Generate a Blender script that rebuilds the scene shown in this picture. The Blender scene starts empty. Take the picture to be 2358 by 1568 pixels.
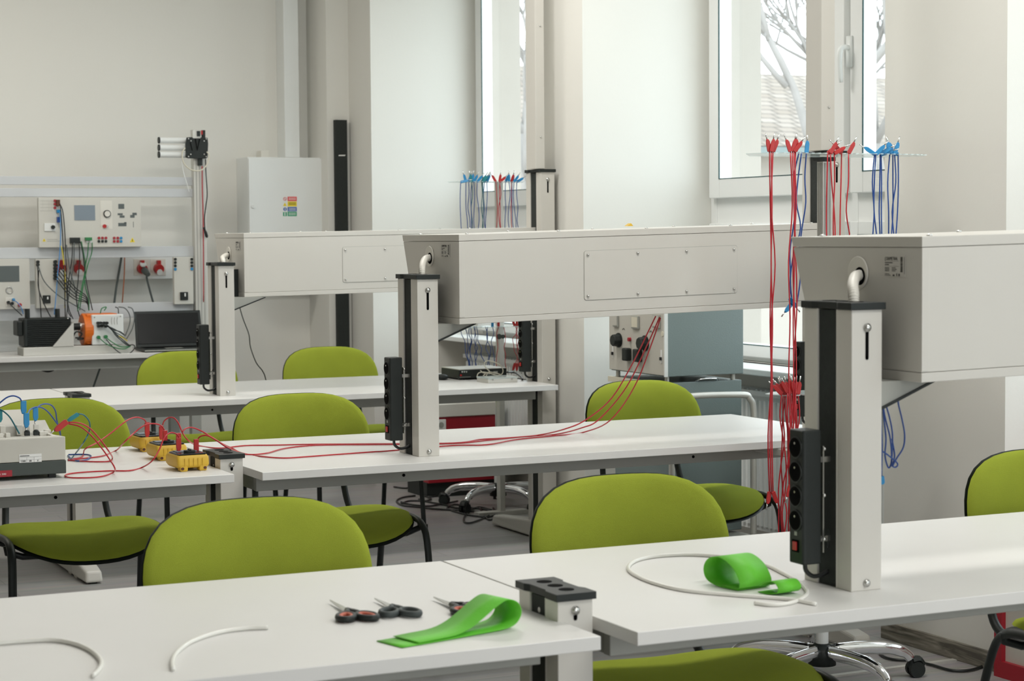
import bpy, math, random
from mathutils import Vector, Matrix
random.seed(7)
PI = math.pi
S = bpy.context.scene
COL = S.collection

# ------------------------------------------------------------------ camera
FPX, YAW, PITCH, ROLL, CH = 4527.796, 0.44366, 0.05377, -0.00737, 1.3476
CXP, CYP = 1179.0, 784.0
fw = Vector((math.sin(YAW)*math.cos(PITCH), math.cos(YAW)*math.cos(PITCH), -math.sin(PITCH)))
r0 = Vector((math.cos(YAW), -math.sin(YAW), 0)); u0 = r0.cross(fw)
rt = r0*math.cos(ROLL) + u0*math.sin(ROLL); up = -r0*math.sin(ROLL) + u0*math.cos(ROLL)
CAM = Vector((0, 0, CH))
cd = bpy.data.cameras.new('camera'); cam = bpy.data.objects.new('camera', cd); COL.objects.link(cam)
cam.matrix_world = Matrix(((rt.x, up.x, -fw.x, 0), (rt.y, up.y, -fw.y, 0), (rt.z, up.z, -fw.z, CH), (0, 0, 0, 1)))
cd.sensor_width = 36; cd.lens = FPX/2358*36; cd.clip_start = .05; cd.clip_end = 300
cd.dof.use_dof = True; cd.dof.focus_distance = 5.6; cd.dof.aperture_fstop = 9.5
S.camera = cam

def at(x, y, Y):            # the place on the depth plane Y behind a pixel
    d = fw*FPX + rt*(x-CXP) - up*(y-CYP); return CAM + d*(Y/d.y)
def atx(x, y, X):
    d = fw*FPX + rt*(x-CXP) - up*(y-CYP); return CAM + d*(X/d.x)
TZ = .70
def on(x, y, z=TZ):         # the place on a level surface
    d = fw*FPX + rt*(x-CXP) - up*(y-CYP); return CAM + d*((z-CH)/d.z)

# ------------------------------------------------------------------ light
S.view_settings.view_transform = 'Standard'; S.view_settings.look = 'None'
S.view_settings.exposure = 0.66; S.view_settings.gamma = 1; S.view_settings.use_curve_mapping = False
S.cycles.max_bounces = 8; S.cycles.diffuse_bounces = 5; S.cycles.glossy_bounces = 4
S.cycles.transmission_bounces = 6; S.cycles.transparent_max_bounces = 12
S.cycles.caustics_reflective = False; S.cycles.caustics_refractive = False
S.cycles.sample_clamp_indirect = 6
W = bpy.data.worlds.new('overcast_sky'); S.world = W; W.use_nodes = True
bg = W.node_tree.nodes['Background']; bg.inputs[0].default_value = (.86, .94, 1, 1); bg.inputs[1].default_value = 2.9

def area(name, loc, rot, sx, sy, power, color=(1, 1, 1), portal=False):
    l = bpy.data.lights.new(name, 'AREA'); l.shape = 'RECTANGLE'; l.size = sx; l.size_y = sy
    l.energy = power; l.color = color
    if portal: l.cycles.is_portal = True
    o = bpy.data.objects.new(name, l); COL.objects.link(o); o.location = loc; o.rotation_euler = rot
    return o
XW, XG, YB, CEIL = 3.895, 4.553, 10.6, 3.25
WIN = [(8.03, 9.945), (5.33, 7.475), (2.75, 4.72), (.2, 2.1)]
for y in (1.2, 4.1, 7.0):   # ceiling lamps
    area('ceiling_lamp', (2.7, y, 3.2), (0, 0, 0), 1.4, .35, 24, (1, .975, .92))
area('ceiling_lamp', (1.6, 8.9, 3.2), (0, 0, 0), 1.4, .35, 17, (1, .955, .87))
area('rear_fill_light', (2.0, -3.6, 1.55), (math.radians(90), 0, 0), 3.4, 2.3, 60, (.93, .97, 1))  # added fill light for the faces toward the camera, no window behind it

# ------------------------------------------------------------------ materials
def mat(name, col, rough=.5, metal=0, var=0, vs=8, bump=0, bs=200, spec=.5, alpha=None, emit=None, coat=0, sheen=0):
    m = bpy.data.materials.new(name); m.use_nodes = True; nt = m.node_tree; b = nt.nodes['Principled BSDF']
    b.inputs['Base Color'].default_value = (*col, 1); b.inputs['Roughness'].default_value = rough
    b.inputs['Metallic'].default_value = metal; b.inputs['Specular IOR Level'].default_value = spec
    if coat: b.inputs['Coat Weight'].default_value = coat
    if sheen: b.inputs['Sheen Weight'].default_value = sheen; b.inputs['Sheen Roughness'].default_value = .5
    tc = nt.nodes.new('ShaderNodeTexCoord')
    n = nt.nodes.new('ShaderNodeTexNoise'); n.inputs['Scale'].default_value = vs; n.inputs['Detail'].default_value = 4
    nt.links.new(tc.outputs['Object'], n.inputs['Vector'])
    mx = nt.nodes.new('ShaderNodeMix'); mx.data_type = 'RGBA'
    v = var if var else .02
    mx.inputs[6].default_value = (*[c*(1-v) for c in col], 1); mx.inputs[7].default_value = (*[min(1, c*(1+v)) for c in col], 1)
    nt.links.new(n.outputs['Fac'], mx.inputs[0]); nt.links.new(mx.outputs[2], b.inputs['Base Color'])
    if bump:
        n2 = nt.nodes.new('ShaderNodeTexNoise'); n2.inputs['Scale'].default_value = bs; n2.inputs['Detail'].default_value = 3
        nt.links.new(tc.outputs['Object'], n2.inputs['Vector'])
        bp = nt.nodes.new('ShaderNodeBump'); bp.inputs['Strength'].default_value = bump; bp.inputs['Distance'].default_value = .002
        nt.links.new(n2.outputs['Fac'], bp.inputs['Height']); nt.links.new(bp.outputs['Normal'], b.inputs['Normal'])
    if emit: b.inputs['Emission Color'].default_value = (*emit, 1); b.inputs['Emission Strength'].default_value = 1
    return m
M = {}
M['wall'] = mat('wall_paint', (.775, .765, .72), .85, var=.025, vs=1.2, bump=.15, bs=60)
M['wall_dim'] = mat('dimmed_wall_paint', (.58, .53, .44), .85)  # wall paint darkened to weaken the bounce off the unseen left wall
M['ceil'] = mat('ceiling_paint', (.84, .84, .82), .9)
M['pvc'] = mat('white_window_pvc', (.82, .83, .82), .3)
M['lam'] = mat('white_laminate', (.74, .73, .71), .38, var=.03, vs=5, bump=.05, bs=500)
M['powder'] = mat('light_grey_powder_coat', (.63, .61, .565), .42, var=.02, bump=.06, bs=700)
M['frame'] = mat('grey_steel_frame', (.36, .365, .335), .45, var=.03)
M['black'] = mat('black_plastic', (.016, .020, .019), .45, var=.1, spec=.35)
M['rubber'] = mat('black_foam_strip', (.022, .027, .025), .85, var=.3, vs=90, bump=.4, bs=400)
M['hole'] = mat('dark_hole', (.004, .004, .004), .9, spec=.05)
M['chrome'] = mat('chrome', (.86, .87, .9), .07, 1)
M['steel'] = mat('zinc_steel', (.62, .62, .6), .25, 1)
M['alu'] = mat('aluminium_profile', (.66, .65, .61), .45, .5, var=.04)
M['green'] = mat('lime_green_fabric', (.345, .405, .045), .95, var=.10, vs=14, bump=.8, bs=900, spec=.12)
M['red'] = mat('red_plastic', (.46, .018, .018), .38)
M['redwire'] = mat('red_wire', (.48, .014, .024), .35)
M['bluewire'] = mat('blue_wire', (.01, .06, .27), .35)
M['blue'] = mat('blue_plastic', (.012, .24, .52), .38)
M['teal'] = mat('teal_plastic', (.01, .22, .26), .4)
M['tealwire'] = mat('teal_wire', (.01, .12, .15), .35)
M['yellow'] = mat('yellow_rubber', (.68, .43, .035), .5, var=.04, vs=20)
M['glassdark'] = mat('dark_display', (.009, .010, .011), .25, spec=.25)
M['ribbon'] = mat('green_satin_ribbon', (.135, .54, .04), .5, var=.03, bump=.2, bs=300, spec=.3)
M['whitetube'] = mat('white_plastic_tube', (.80, .79, .74), .3)
M['blackwire'] = mat('black_wire', (.012, .014, .014), .4)
M['greywire'] = mat('grey_wire', (.10, .12, .12), .5)
M['creamwire'] = mat('cream_wire', (.70, .66, .54), .4)
M['greenwire'] = mat('green_wire', (.02, .20, .06), .4)
M['yelwire'] = mat('yellow_wire', (.75, .60, .04), .4)
M['orange'] = mat('orange_plastic', (.78, .17, .015), .4)
M['coppwire'] = mat('brown_wire', (.55, .16, .06), .5)
M['bluegrey'] = mat('blue_grey_enamel', (.185, .235, .235), .42, var=.05, vs=4, bump=.25, bs=250)
M['beige'] = mat('beige_metal', (.56, .54, .485), .45, var=.03)
M['darkgreen'] = mat('dark_green_grey_metal', (.05, .062, .055), .45)
M['redmetal'] = mat('dark_red_metal', (.36, .012, .025), .4)
M['white'] = mat('white_paper', (.82, .82, .80), .6)
M['cream'] = mat('cream_plastic', (.72, .70, .64), .45)
M['ink'] = mat('black_ink', (.02, .02, .02), .7)
M['brownink'] = mat('dark_brown', (.10, .03, .012), .6)
M['screen'] = mat('grey_blue_screen', (.22, .27, .32), .25)
M['signr'] = mat('sign_red', (.75, .05, .05), .5); M['signy'] = mat('sign_yellow', (.85, .66, .03), .5)
M['signb'] = mat('sign_blue', (.02, .10, .42), .5); M['signg'] = mat('sign_green', (.01, .33, .16), .5)
M['alu2'] = mat('light_grey_anodised', (.58, .60, .62), .4)
M['facade'] = mat('pale_render', (.47, .43, .385), .9, var=.04, vs=3)
M['bark'] = mat('grey_bark', (.27, .25, .235), .9, var=.2, vs=5)
M['cabw'] = mat('white_enamel', (.80, .82, .81), .35)
M['gasket'] = mat('teal_window_gasket', (.01, .06, .065), .5)

def floor_mat():
    m = bpy.data.materials.new('grey_wood_vinyl'); m.use_nodes = True; nt = m.node_tree; b = nt.nodes['Principled BSDF']; N = nt.nodes.new; L = nt.links.new
    tc = N('ShaderNodeTexCoord'); br = N('ShaderNodeTexBrick'); br.inputs['Scale'].default_value = 1
    br.inputs['Brick Width'].default_value = 1.2; br.inputs['Row Height'].default_value = .18; br.inputs['Mortar Size'].default_value = .0015
    br.inputs['Color1'].default_value = (.29, .268, .26, 1); br.inputs['Color2'].default_value = (.335, .313, .303, 1); br.inputs['Mortar'].default_value = (.17, .155, .15, 1)
    L(tc.outputs['Object'], br.inputs['Vector'])
    mp = N('ShaderNodeMapping'); mp.inputs['Scale'].default_value = (1.3, 26, 1); L(tc.outputs['Object'], mp.inputs['Vector'])
    n = N('ShaderNodeTexNoise'); n.inputs['Scale'].default_value = 1.6; n.inputs['Detail'].default_value = 8; L(mp.outputs[0], n.inputs['Vector'])
    mx = N('ShaderNodeMix'); mx.data_type = 'RGBA'; mx.blend_type = 'OVERLAY'; mx.inputs[0].default_value = .35
    L(br.outputs['Color'], mx.inputs[6]); L(n.outputs['Color'], mx.inputs[7]); 
    hs = N('ShaderNodeHueSaturation'); hs.inputs['Saturation'].default_value = .5; L(mx.outputs[2], hs.inputs['Color']); L(hs.outputs[0], b.inputs['Base Color'])
    b.inputs['Roughness'].default_value = .42
    return m
def wood_mat():
    m = bpy.data.materials.new('grey_oak_baseboard'); m.use_nodes = True; nt = m.node_tree; b = nt.nodes['Principled BSDF']; N = nt.nodes.new; L = nt.links.new
    tc = N('ShaderNodeTexCoord'); mp = N('ShaderNodeMapping'); mp.inputs['Scale'].default_value = (6, 1, 16); L(tc.outputs['Object'], mp.inputs['Vector'])
    w = N('ShaderNodeTexNoise'); w.inputs['Scale'].default_value = 4; w.inputs['Detail'].default_value = 8; w.inputs['Distortion'].default_value = 1.5; L(mp.outputs[0], w.inputs['Vector'])
    cr = N('ShaderNodeValToRGB'); cr.color_ramp.elements[0].color = (.09, .082, .065, 1); cr.color_ramp.elements[1].color = (.36, .33, .27, 1)
    cr.color_ramp.elements[0].position = .35; cr.color_ramp.elements[1].position = .7
    L(w.outputs['Fac'], cr.inputs[0]); L(cr.outputs[0], b.inputs['Base Color']); b.inputs['Roughness'].default_value = .5
    return m
def tile_mat():
    m = bpy.data.materials.new('pale_roof_tiles'); m.use_nodes = True; nt = m.node_tree; b = nt.nodes['Principled BSDF']; N = nt.nodes.new; L = nt.links.new
    tc = N('ShaderNodeTexCoord'); br = N('ShaderNodeTexBrick'); br.inputs['Scale'].default_value = 1; br.offset = .5
    br.inputs['Brick Width'].default_value = .34; br.inputs['Row Height'].default_value = .30; br.inputs['Mortar Size'].default_value = .035; br.inputs['Mortar Smooth'].default_value = .6
    br.inputs['Color1'].default_value = (.20, .16, .125, 1); br.inputs['Color2'].default_value = (.27, .23, .195, 1); br.inputs['Mortar'].default_value = (.09, .07, .055, 1)
    L(tc.outputs['Object'], br.inputs['Vector']); L(br.outputs['Color'], b.inputs['Base Color']); b.inputs['Roughness'].default_value = .8
    return m
def glass_mat():
    m = bpy.data.materials.new('window_glass'); m.use_nodes = True; nt = m.node_tree; nt.nodes.remove(nt.nodes['Principled BSDF']); N = nt.nodes.new
    t = N('ShaderNodeBsdfTransparent'); t.inputs[0].default_value = (.94, .965, .96, 1); g = N('ShaderNodeBsdfGlossy'); g.inputs['Roughness'].default_value = .02
    mx = N('ShaderNodeMixShader'); mx.inputs[0].default_value = .045
    nt.links.new(t.outputs[0], mx.inputs[1]); nt.links.new(g.outputs[0], mx.inputs[2])
    nt.links.new(mx.outputs[0], nt.nodes['Material Output'].inputs[0]); return m
M['floor'] = floor_mat(); M['oak'] = wood_mat(); M['tile'] = tile_mat(); M['glass'] = glass_mat()
def acrylic_mat():
    m = mat('clear_acrylic', (.75, .85, .84), .15); b = m.node_tree.nodes['Principled BSDF']; b.inputs['Alpha'].default_value = .55; return m
M['acrylic'] = acrylic_mat()

# ------------------------------------------------------------------ mesh helpers
class MB:
    def __init__(s): s.v = []; s.f = []; s.fm = []; s.m = 0; s.T = None; s.cuts = []
    def add(s, vs, fs):
        b = len(s.v); s.cuts.append((b, len(s.f)))
        for p in vs:
            p = Vector(p); s.v.append(s.T @ p if s.T else p)
        for f in fs: s.f.append([b+i for i in f]); s.fm.append(s.m)
        return s
    def box(s, x0, x1, y0, y1, z0, z1):
        x0, x1 = sorted((x0, x1)); y0, y1 = sorted((y0, y1)); z0, z1 = sorted((z0, z1))
        return s.add([(x0, y0, z0), (x1, y0, z0), (x1, y1, z0), (x0, y1, z0), (x0, y0, z1), (x1, y0, z1), (x1, y1, z1), (x0, y1, z1)],
                     [(0, 3, 2, 1), (4, 5, 6, 7), (0, 1, 5, 4), (1, 2, 6, 5), (2, 3, 7, 6), (3, 0, 4, 7)])
    def prism(s, poly, a, b, axis='z'):   # poly of 2D points, extruded from a to b along axis
        def P(p, t): return (p[0], p[1], t) if axis == 'z' else ((t, p[0], p[1]) if axis == 'x' else (p[0], t, p[1]))
        n = len(poly)
        ar = sum(poly[i][0]*poly[(i+1) % n][1]-poly[(i+1) % n][0]*poly[i][1] for i in range(n))
        if axis == 'y': ar = -ar
        if (ar < 0) != (b < a): poly = poly[::-1]
        vs = [P(p, a) for p in poly]+[P(p, b) for p in poly]
        fs = [tuple(range(n))[::-1], tuple(range(n, 2*n))]+[(i, (i+1) % n, n+(i+1) % n, n+i) for i in range(n)]
        return s.add(vs, fs)
    def tube(s, pts, r, n=8, smooth=4, closed=False, flat=1.0, cap=True):
        pts = [Vector(p) for p in pts]
        if smooth and len(pts) > 2: pts = spline(pts, smooth, closed)
        m = len(pts); rings = []
        t = (pts[1]-pts[0]).normalized(); nrm = t.orthogonal().normalized()
        if abs(t.z) < .9: nrm = (Vector((0, 0, 1))-t*t.z).normalized()
        for i, p in enumerate(pts):
            if closed: t2 = pts[(i+1) % m]-pts[i-1]
            else: t2 = pts[min(i+1, m-1)]-pts[max(i-1, 0)]
            if t2.length < 1e-9: t2 = t
            t2.normalize(); nrm = (nrm-t2*nrm.dot(t2))
            if nrm.length < 1e-6: nrm = t2.orthogonal()
            nrm.normalize(); bn = t2.cross(nrm); t = t2
            rr = r[i*(len(r)-1)//max(1, m-1)] if isinstance(r, (list, tuple)) else r
            rings.append([p+nrm*math.cos(2*PI*k/n)*rr+bn*math.sin(2*PI*k/n)*rr*flat for k in range(n)])
        vs = [q for g in rings for q in g]; fs = []
        for i in range(m if closed else m-1):
            for k in range(n):
                a = i*n+k; b = i*n+(k+1) % n; c = ((i+1) % m)*n+(k+1) % n; d = ((i+1) % m)*n+k
                fs.append((a, b, c, d))
        if not closed and cap: fs.append(tuple(range(n))[::-1]); fs.append(tuple(range((m-1)*n, m*n)))
        return s.add(vs, fs)
    def cyl(s, a, b, r, n=20, r2=None):
        a = Vector(a); b = Vector(b); d = (b-a).normalized(); x = d.orthogonal().normalized(); y = d.cross(x); r2 = r if r2 is None else r2
        vs = [a+(x*math.cos(2*PI*k/n)+y*math.sin(2*PI*k/n))*r for k in range(n)]+[b+(x*math.cos(2*PI*k/n)+y*math.sin(2*PI*k/n))*r2 for k in range(n)]
        return s.add(vs, [tuple(range(n))[::-1], tuple(range(n, 2*n))]+[(k, (k+1) % n, n+(k+1) % n, n+k) for k in range(n)])
    def ball(s, c, r, sx=1, sy=1, sz=1, n=12, m=8):
        c = Vector(c); vs = []; fs = []
        for i in range(m+1):
            th = PI*i/m
            for k in range(n): vs.append(c+Vector((math.sin(th)*math.cos(2*PI*k/n)*sx, math.sin(th)*math.sin(2*PI*k/n)*sy, math.cos(th)*sz))*r)
        for i in range(m):
            for k in range(n): fs.append((i*n+k, (i+1)*n+k, (i+1)*n+(k+1) % n, i*n+(k+1) % n))
        return s.add(vs, fs)
def spline(p, k, closed=False):
    n = len(p); out = []
    for i in range(n if closed else n-1):
        a = p[i-1] if (closed or i > 0) else p[0]*2-p[1]; b = p[i]; c = p[(i+1) % n]; d = p[(i+2) % n] if (closed or i+2 < n) else p[-1]*2-p[-2]
        for j in range(k):
            t = j/k; out.append(.5*((2*b)+(c-a)*t+(2*a-5*b+4*c-d)*t*t+(3*b-3*c+d-a)*t**3))
    if not closed: out.append(p[-1])
    return out
def wloc(o):
    v = Vector((0, 0, 0))
    while o is not None: v += o.location; o = o.parent
    return v
def obj(name, mb, m, parent=None, smooth=False, bev=0, seg=2, label=None, world=True, solid=0, sub=0, split=0):
    if split:
        out = []; c = mb.cuts+[(len(mb.v), len(mb.f))]
        for i in range(0, len(mb.cuts), split):
            (v0, f0), (v1, f1) = c[i], c[min(i+split, len(c)-1)]
            q = MB(); q.v = mb.v[v0:v1]; q.f = [[j-v0 for j in f] for f in mb.f[f0:f1]]; q.fm = mb.fm[f0:f1]
            out.append(obj(name, q, m, parent, smooth, bev, seg, label, world, solid, sub))
        return out[0]
    """one mesh object; world=True: the mesh is given in room coordinates"""
    vs = mb.v
    if parent is None:
        if vs:
            xs = [v.x for v in vs]; ys = [v.y for v in vs]; o = Vector(((min(xs)+max(xs))/2, (min(ys)+max(ys))/2, min(v.z for v in vs)))
        else: o = Vector((0, 0, 0))
    else: o = wloc(parent) if world else Vector((0, 0, 0))
    me = bpy.data.meshes.new(name); me.from_pydata([tuple(v-o) for v in vs], [], mb.f); me.validate()
    for mm in (m if isinstance(m, (list, tuple)) else [m]): me.materials.append(mm)
    for i, p in enumerate(me.polygons):
        p.use_smooth = smooth
        if i < len(mb.fm): p.material_index = mb.fm[i]
    me.update()
    ob = bpy.data.objects.new(name, me); COL.objects.link(ob)
    if parent is None: ob.location = o
    else: ob.parent = parent
    if sub: md = ob.modifiers.new('subdivision', 'SUBSURF'); md.levels = sub; md.render_levels = sub
    if solid: md = ob.modifiers.new('thickness', 'SOLIDIFY'); md.thickness = solid; md.offset = 0
    if bev:
        md = ob.modifiers.new('bevel', 'BEVEL'); md.width = bev; md.segments = seg; md.limit_method = 'ANGLE'; md.angle_limit = math.radians(40)
    if label: ob['label'] = label
    return ob
def thing(name, label, cat, loc=(0, 0, 0), rz=0, group=None):
    o = bpy.data.objects.new(name, None); COL.objects.link(o); o.location = loc; o.rotation_euler = (0, 0, rz); o.empty_display_size = .05
    return tag(o, label, cat, group)
def tag(o, label, cat, group=None, kind=None):
    o['label'] = label; o['category'] = cat
    if group: o['group'] = group
    if kind: o['kind'] = kind
    return o
def struct(name, mb, m, parent=None, **k):
    o = obj(name, mb, m, parent, **k)
    if parent is None: o['kind'] = 'structure'
    return o
def children(o): return [c for c in COL.objects if c.parent == o]
def copy_tree(o, parent=None):
    c = o.copy(); COL.objects.link(c); c.parent = parent
    for ch in children(o): copy_tree(ch, c)
    return c
def text(s, h, m, parent, mtx, name='lettering', ext=.0002, wide=1.0):
    cu = bpy.data.curves.new('t', 'FONT'); cu.body = s; cu.size = h; cu.extrude = ext; cu.align_x = 'LEFT'; cu.resolution_u = 3
    t = bpy.data.objects.new('t', cu); me = bpy.data.meshes.new_from_object(t); bpy.data.objects.remove(t)
    me.transform(Matrix.Diagonal((wide, 1, 1, 1))); me.transform(mtx)
    me.transform(Matrix.Translation(-wloc(parent)))
    me.materials.clear(); me.materials.append(m); ob = bpy.data.objects.new(name, me); COL.objects.link(ob); ob.parent = parent; return ob
def facing_cam(loc):      # text frame on a face that looks toward -Y
    return Matrix.Translation(loc) @ Matrix(((1, 0, 0, 0), (0, 0, -1, 0), (0, 1, 0, 0), (0, 0, 0, 1)))
def facing_left(loc):     # text frame on a face that looks toward -X (reads toward -Y... the near side)
    return Matrix.Translation(loc) @ Matrix(((0, 0, -1, 0), (-1, 0, 0, 0), (0, 1, 0, 0), (0, 0, 0, 1)))
def box(*a): return MB().box(*a)

# ================================================================== ROOM
XL, YN = -3.0, -4.0
struct('floor', box(XL, 4.75, YN, YB+.2, -.1, 0), M['floor'])
struct('ceiling', box(XL, 4.75, YN, YB+.2, CEIL, CEIL+.1), M['ceil'])
struct('wall_back', box(XL, 4.75, YB, YB+.2, 0, CEIL), M['wall'])
struct('wall_front', box(XL-.15, 4.75, YN-.15, YN, 0, CEIL), M['wall'])
struct('wall_left', box(XL-.15, XL, YN, YB+.2, 0, CEIL), M['wall_dim'])
mb = MB(); ys = [(WIN[0][1], YB)]+[(WIN[i+1][1], WIN[i][0]) for i in range(3)]+[(YN, WIN[3][0])]
for a, b in ys: mb.box(XW, 4.585, a, b, 0, CEIL)
for a, b in WIN: mb.box(XW, 4.585, a, b, 2.95, CEIL); mb.box(4.46, 4.585, a, b, 0, .80)
struct('wall_right', mb, M['wall'])
mb = MB()
for a, b in ys: mb.box(4.586, 4.79, a, b, -.5, CEIL+.3)
for a, b in WIN: mb.box(4.586, 4.79, a, b, 2.95, CEIL+.3); mb.box(4.586, 4.79, a, b, -.5, .80)
struct('wall_outside', mb, M['facade'])
mb = MB()
p = at(753, 300, 10.28); mb.box(p.x, XW, 10.28, YB, 0, CEIL)
struct('trim_1', mb, M['wall'])                                             # boxed-in corner chase
mb = MB()
for a, b in ys[1:4]: mb.box(XW-.012, XW, a, b, 0, .058)
mb.box(XW-.012, XW, WIN[0][1], 10.28, 0, .058)
struct('baseboard_right', mb, M['oak'], bev=.002)
struct('baseboard_back', box(XL, p.x, YB-.012, YB, 0, .058), M['oak'])
a = on(1905, 1560, 0.004); b = on(2190, 1520, .004)
struct('trim_2', MB().prism([(a.x-.5, a.y-.01), (XW-.02, b.y-.01), (XW-.02, b.y+.012), (a.x-.5, a.y+.012)], 0, .006), M['alu'])

def window(n, y0, y1, detail=True):
    mb = MB(); X0, X1 = XG-.035, XG+.035; z0, z1 = .80, 2.95; ym = (y0+y1)/2
    tr0, tr1 = 1.36, 1.59
    f = .05
    mb.box(X0+.01, X1, y0, y0+f, z0, z1); mb.box(X0+.01, X1, y1-f, y1, z0, z1)
    mb.box(X0+.012, X1-.002, y0+f, y1-f, z0, z0+f); mb.box(X0+.012, X1-.002, y0+f, y1-f, z1-f, z1)
    mb.box(X0+.014, X1-.004, y0+f-.001, ym-.029, tr0+.02, tr1-.07); mb.box(X0+.014, X1-.004, ym+.029, y1-f+.001, tr0+.02, tr1-.07)
    mb.box(X0+.012, X1-.002, ym-.03, ym+.03, z0+f, z1-f)
    fr = struct('window_%d' % n, mb, M['pvc'], bev=.003)
    pm = MB(); gm = MB(); gk = MB()
    for (a, b) in ((y0+.035, ym-.02), (ym+.02, y1-.035)):
        for (c, d, w) in ((tr1-.09, z1-.03, .085), (z0+.02, tr0+.03, .055)):
            sb = MB(); xs0, xs1 = X0-.02, X0+.045
            sb.box(xs0, xs1, a, a+w, c, d); sb.box(xs0, xs1, b-w, b, c, d); sb.box(xs0, xs1, a+w, b-w, c, c+w); sb.box(xs0, xs1, a+w, b-w, d-w, d)
            sash = struct('window_sash', sb, M['pvc'], fr, bev=.004)
            g = .004
            k = MB(); k.box(xs0-.001, xs0+.004, a+w-g, a+w, c+w-g, d-w+g); k.box(xs0-.001, xs0+.004, b-w, b-w+g, c+w-g, d-w+g)
            k.box(xs0-.001, xs0+.004, a+w, b-w, c+w-g, c+w); k.box(xs0-.001, xs0+.004, a+w, b-w, d-w, d-w+g)
            struct('window_gasket', k, M['gasket'], sash, label='dark teal glazing seal')
            struct('window_pane', box(XG, XG+.004, a+w-.01, b-w+.01, c+w-.01, d-w+.01), M['glass'], sash)
    if detail:
        hp = atx(1945, 112, X0-.02); hz = hp.z
        h = MB(); h.box(X0-.032, X0-.018, ym-.025-.015, ym-.025+.015, hz-.075, hz+.045)
        h.tube([(X0-.03, ym-.025, hz), (X0-.055, ym-.025, hz), (X0-.068, ym-.025, hz-.012), (X0-.07, ym-.022, hz-.06), (X0-.062, ym-.02, hz-.135)], [.011, .011, .011, .010, .007], n=10)
        struct('window_handle', h, M['cabw'], fr, smooth=True)
    else:
        pass
    struct('window_sill', box(4.26, 4.50, y0, y1, .775, .80), M['cabw'], fr, bev=.004)
    return fr
for i, (a, b) in enumerate(WIN): window(i+1, a, b, i == 1)

# radiators under the windows
for (a, b, lab) in ((WIN[0][0]+.15, WIN[0][1]-.15, 'white panel radiator under the window behind the far bench'), (WIN[1][0]+.12, WIN[1][1]-.15, 'white panel radiator under the window behind the hanging red leads')):
    t = thing('radiator', lab, 'radiator', (4.4, (a+b)/2, .12))
    m_ = MB(); n = int((b-a)/.034)
    m_.box(4.385, 4.45, a, b, .12, .68)
    for k in range(n): yy = a+.01+k*(b-a)/n; m_.prism([(4.386, yy), (4.374, yy+.006), (4.374, yy+.02), (4.386, yy+.026)], .14, .66)
    obj('panel', m_, M['cabw'], t)
    g = MB(); g.box(4.36, 4.455, a-.005, b+.005, .68, .70)
    for k in range(n): yy = a+.01+k*(b-a)/n; g.box(4.375, 4.44, yy, yy+.012, .70, .704)
    obj('top_grille', g, M['cabw'], t)

# ------------------------------------------------------------------ outside
t = thing('neighbouring_house', 'pale house with a tiled roof across the yard outside the windows', 'house', (18, 26, 0))
rz_ = MB()
R0 = at(1700, 335, 25); R1 = at(1700, 168, 30)
def quad(mb, a, b, c, d): mb.add([a, b, c, d], [(0, 1, 2, 3)])
ex0, ex1 = 6.0, 30.0
rm = bpy.data.meshes.new('roof')
slope = math.atan2(R1.z-R0.z, 5.0)
rr = MB(); rr.box(-14, 14, 0, 5/math.cos(slope), -.12, 0)
ro = obj('roof', rr, M['tile'], t, world=False); ro.location = (0, -1.0, R0.z); ro.rotation_euler = (slope, 0, 0)
wl = MB(); wl.box(4.5, 31.5, 25.5, 31, -.5, R0.z+.02); obj('outer_wall', wl, M['facade'], t)
gt = MB(); gt.box(4, 32, 24.85, 25.0, R0.z-.14, R0.z-.02); obj('gutter', gt, M['bluegrey'], t)

def tree(name, lab, base, h, seed, spread=1.0):
    rnd = random.Random(seed); t_ = thing(name, lab, 'tree', base, group=None)
    tr_ = MB(); br_ = MB()
    def grow(p, d, L_, r, depth, mb):
        q = p+d*L_; mid = p+d*L_*.5+Vector((rnd.uniform(-1, 1), rnd.uniform(-1, 1), rnd.uniform(-.3, .3)))*L_*.07
        mb.tube([p, mid, q], [r, r*.85, r*.7], n=6, smooth=2)
        if depth == 0: return
        for k in range(3 if depth > 1 else 2):
            nd = (d+Vector((rnd.uniform(-1, 1), rnd.uniform(-1, 1), rnd.uniform(-.25, .6)))*.75*spread).normalized()
            grow(p.lerp(q, rnd.uniform(.55, 1)) if k else q, nd, L_*rnd.uniform(.55, .75), r*.6, depth-1, br_)
    b = Vector(base); grow(b, Vector((rnd.uniform(-.08, .08), rnd.uniform(-.05, .05), 1)).normalized(), 2.6, .11, 6, tr_)
    obj('trunk', tr_, M['bark'], t_, smooth=True); obj('branches', br_, M['bark'], t_, smooth=True)
tb = at(1850, 120, 21); tree('bare_tree', 'bare grey tree in front of the tiled roof outside the middle window', (tb.x+.15, 21, 0), 8.5, 5)
tb = at(2020, 120, 23); tree('bare_tree', 'bare tree seen through the window sash beside the white handle', (tb.x, 23, 0), 8.0, 11)
tb = at(1185, 60, 22); tree('bare_tree', 'bare tree seen through the far window by the slim wall duct', (tb.x+.3, 22, 0), 9, 8)
struct('ground', box(4.75, 60, -10, 60, -.6, -.5), M['facade'])

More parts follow.
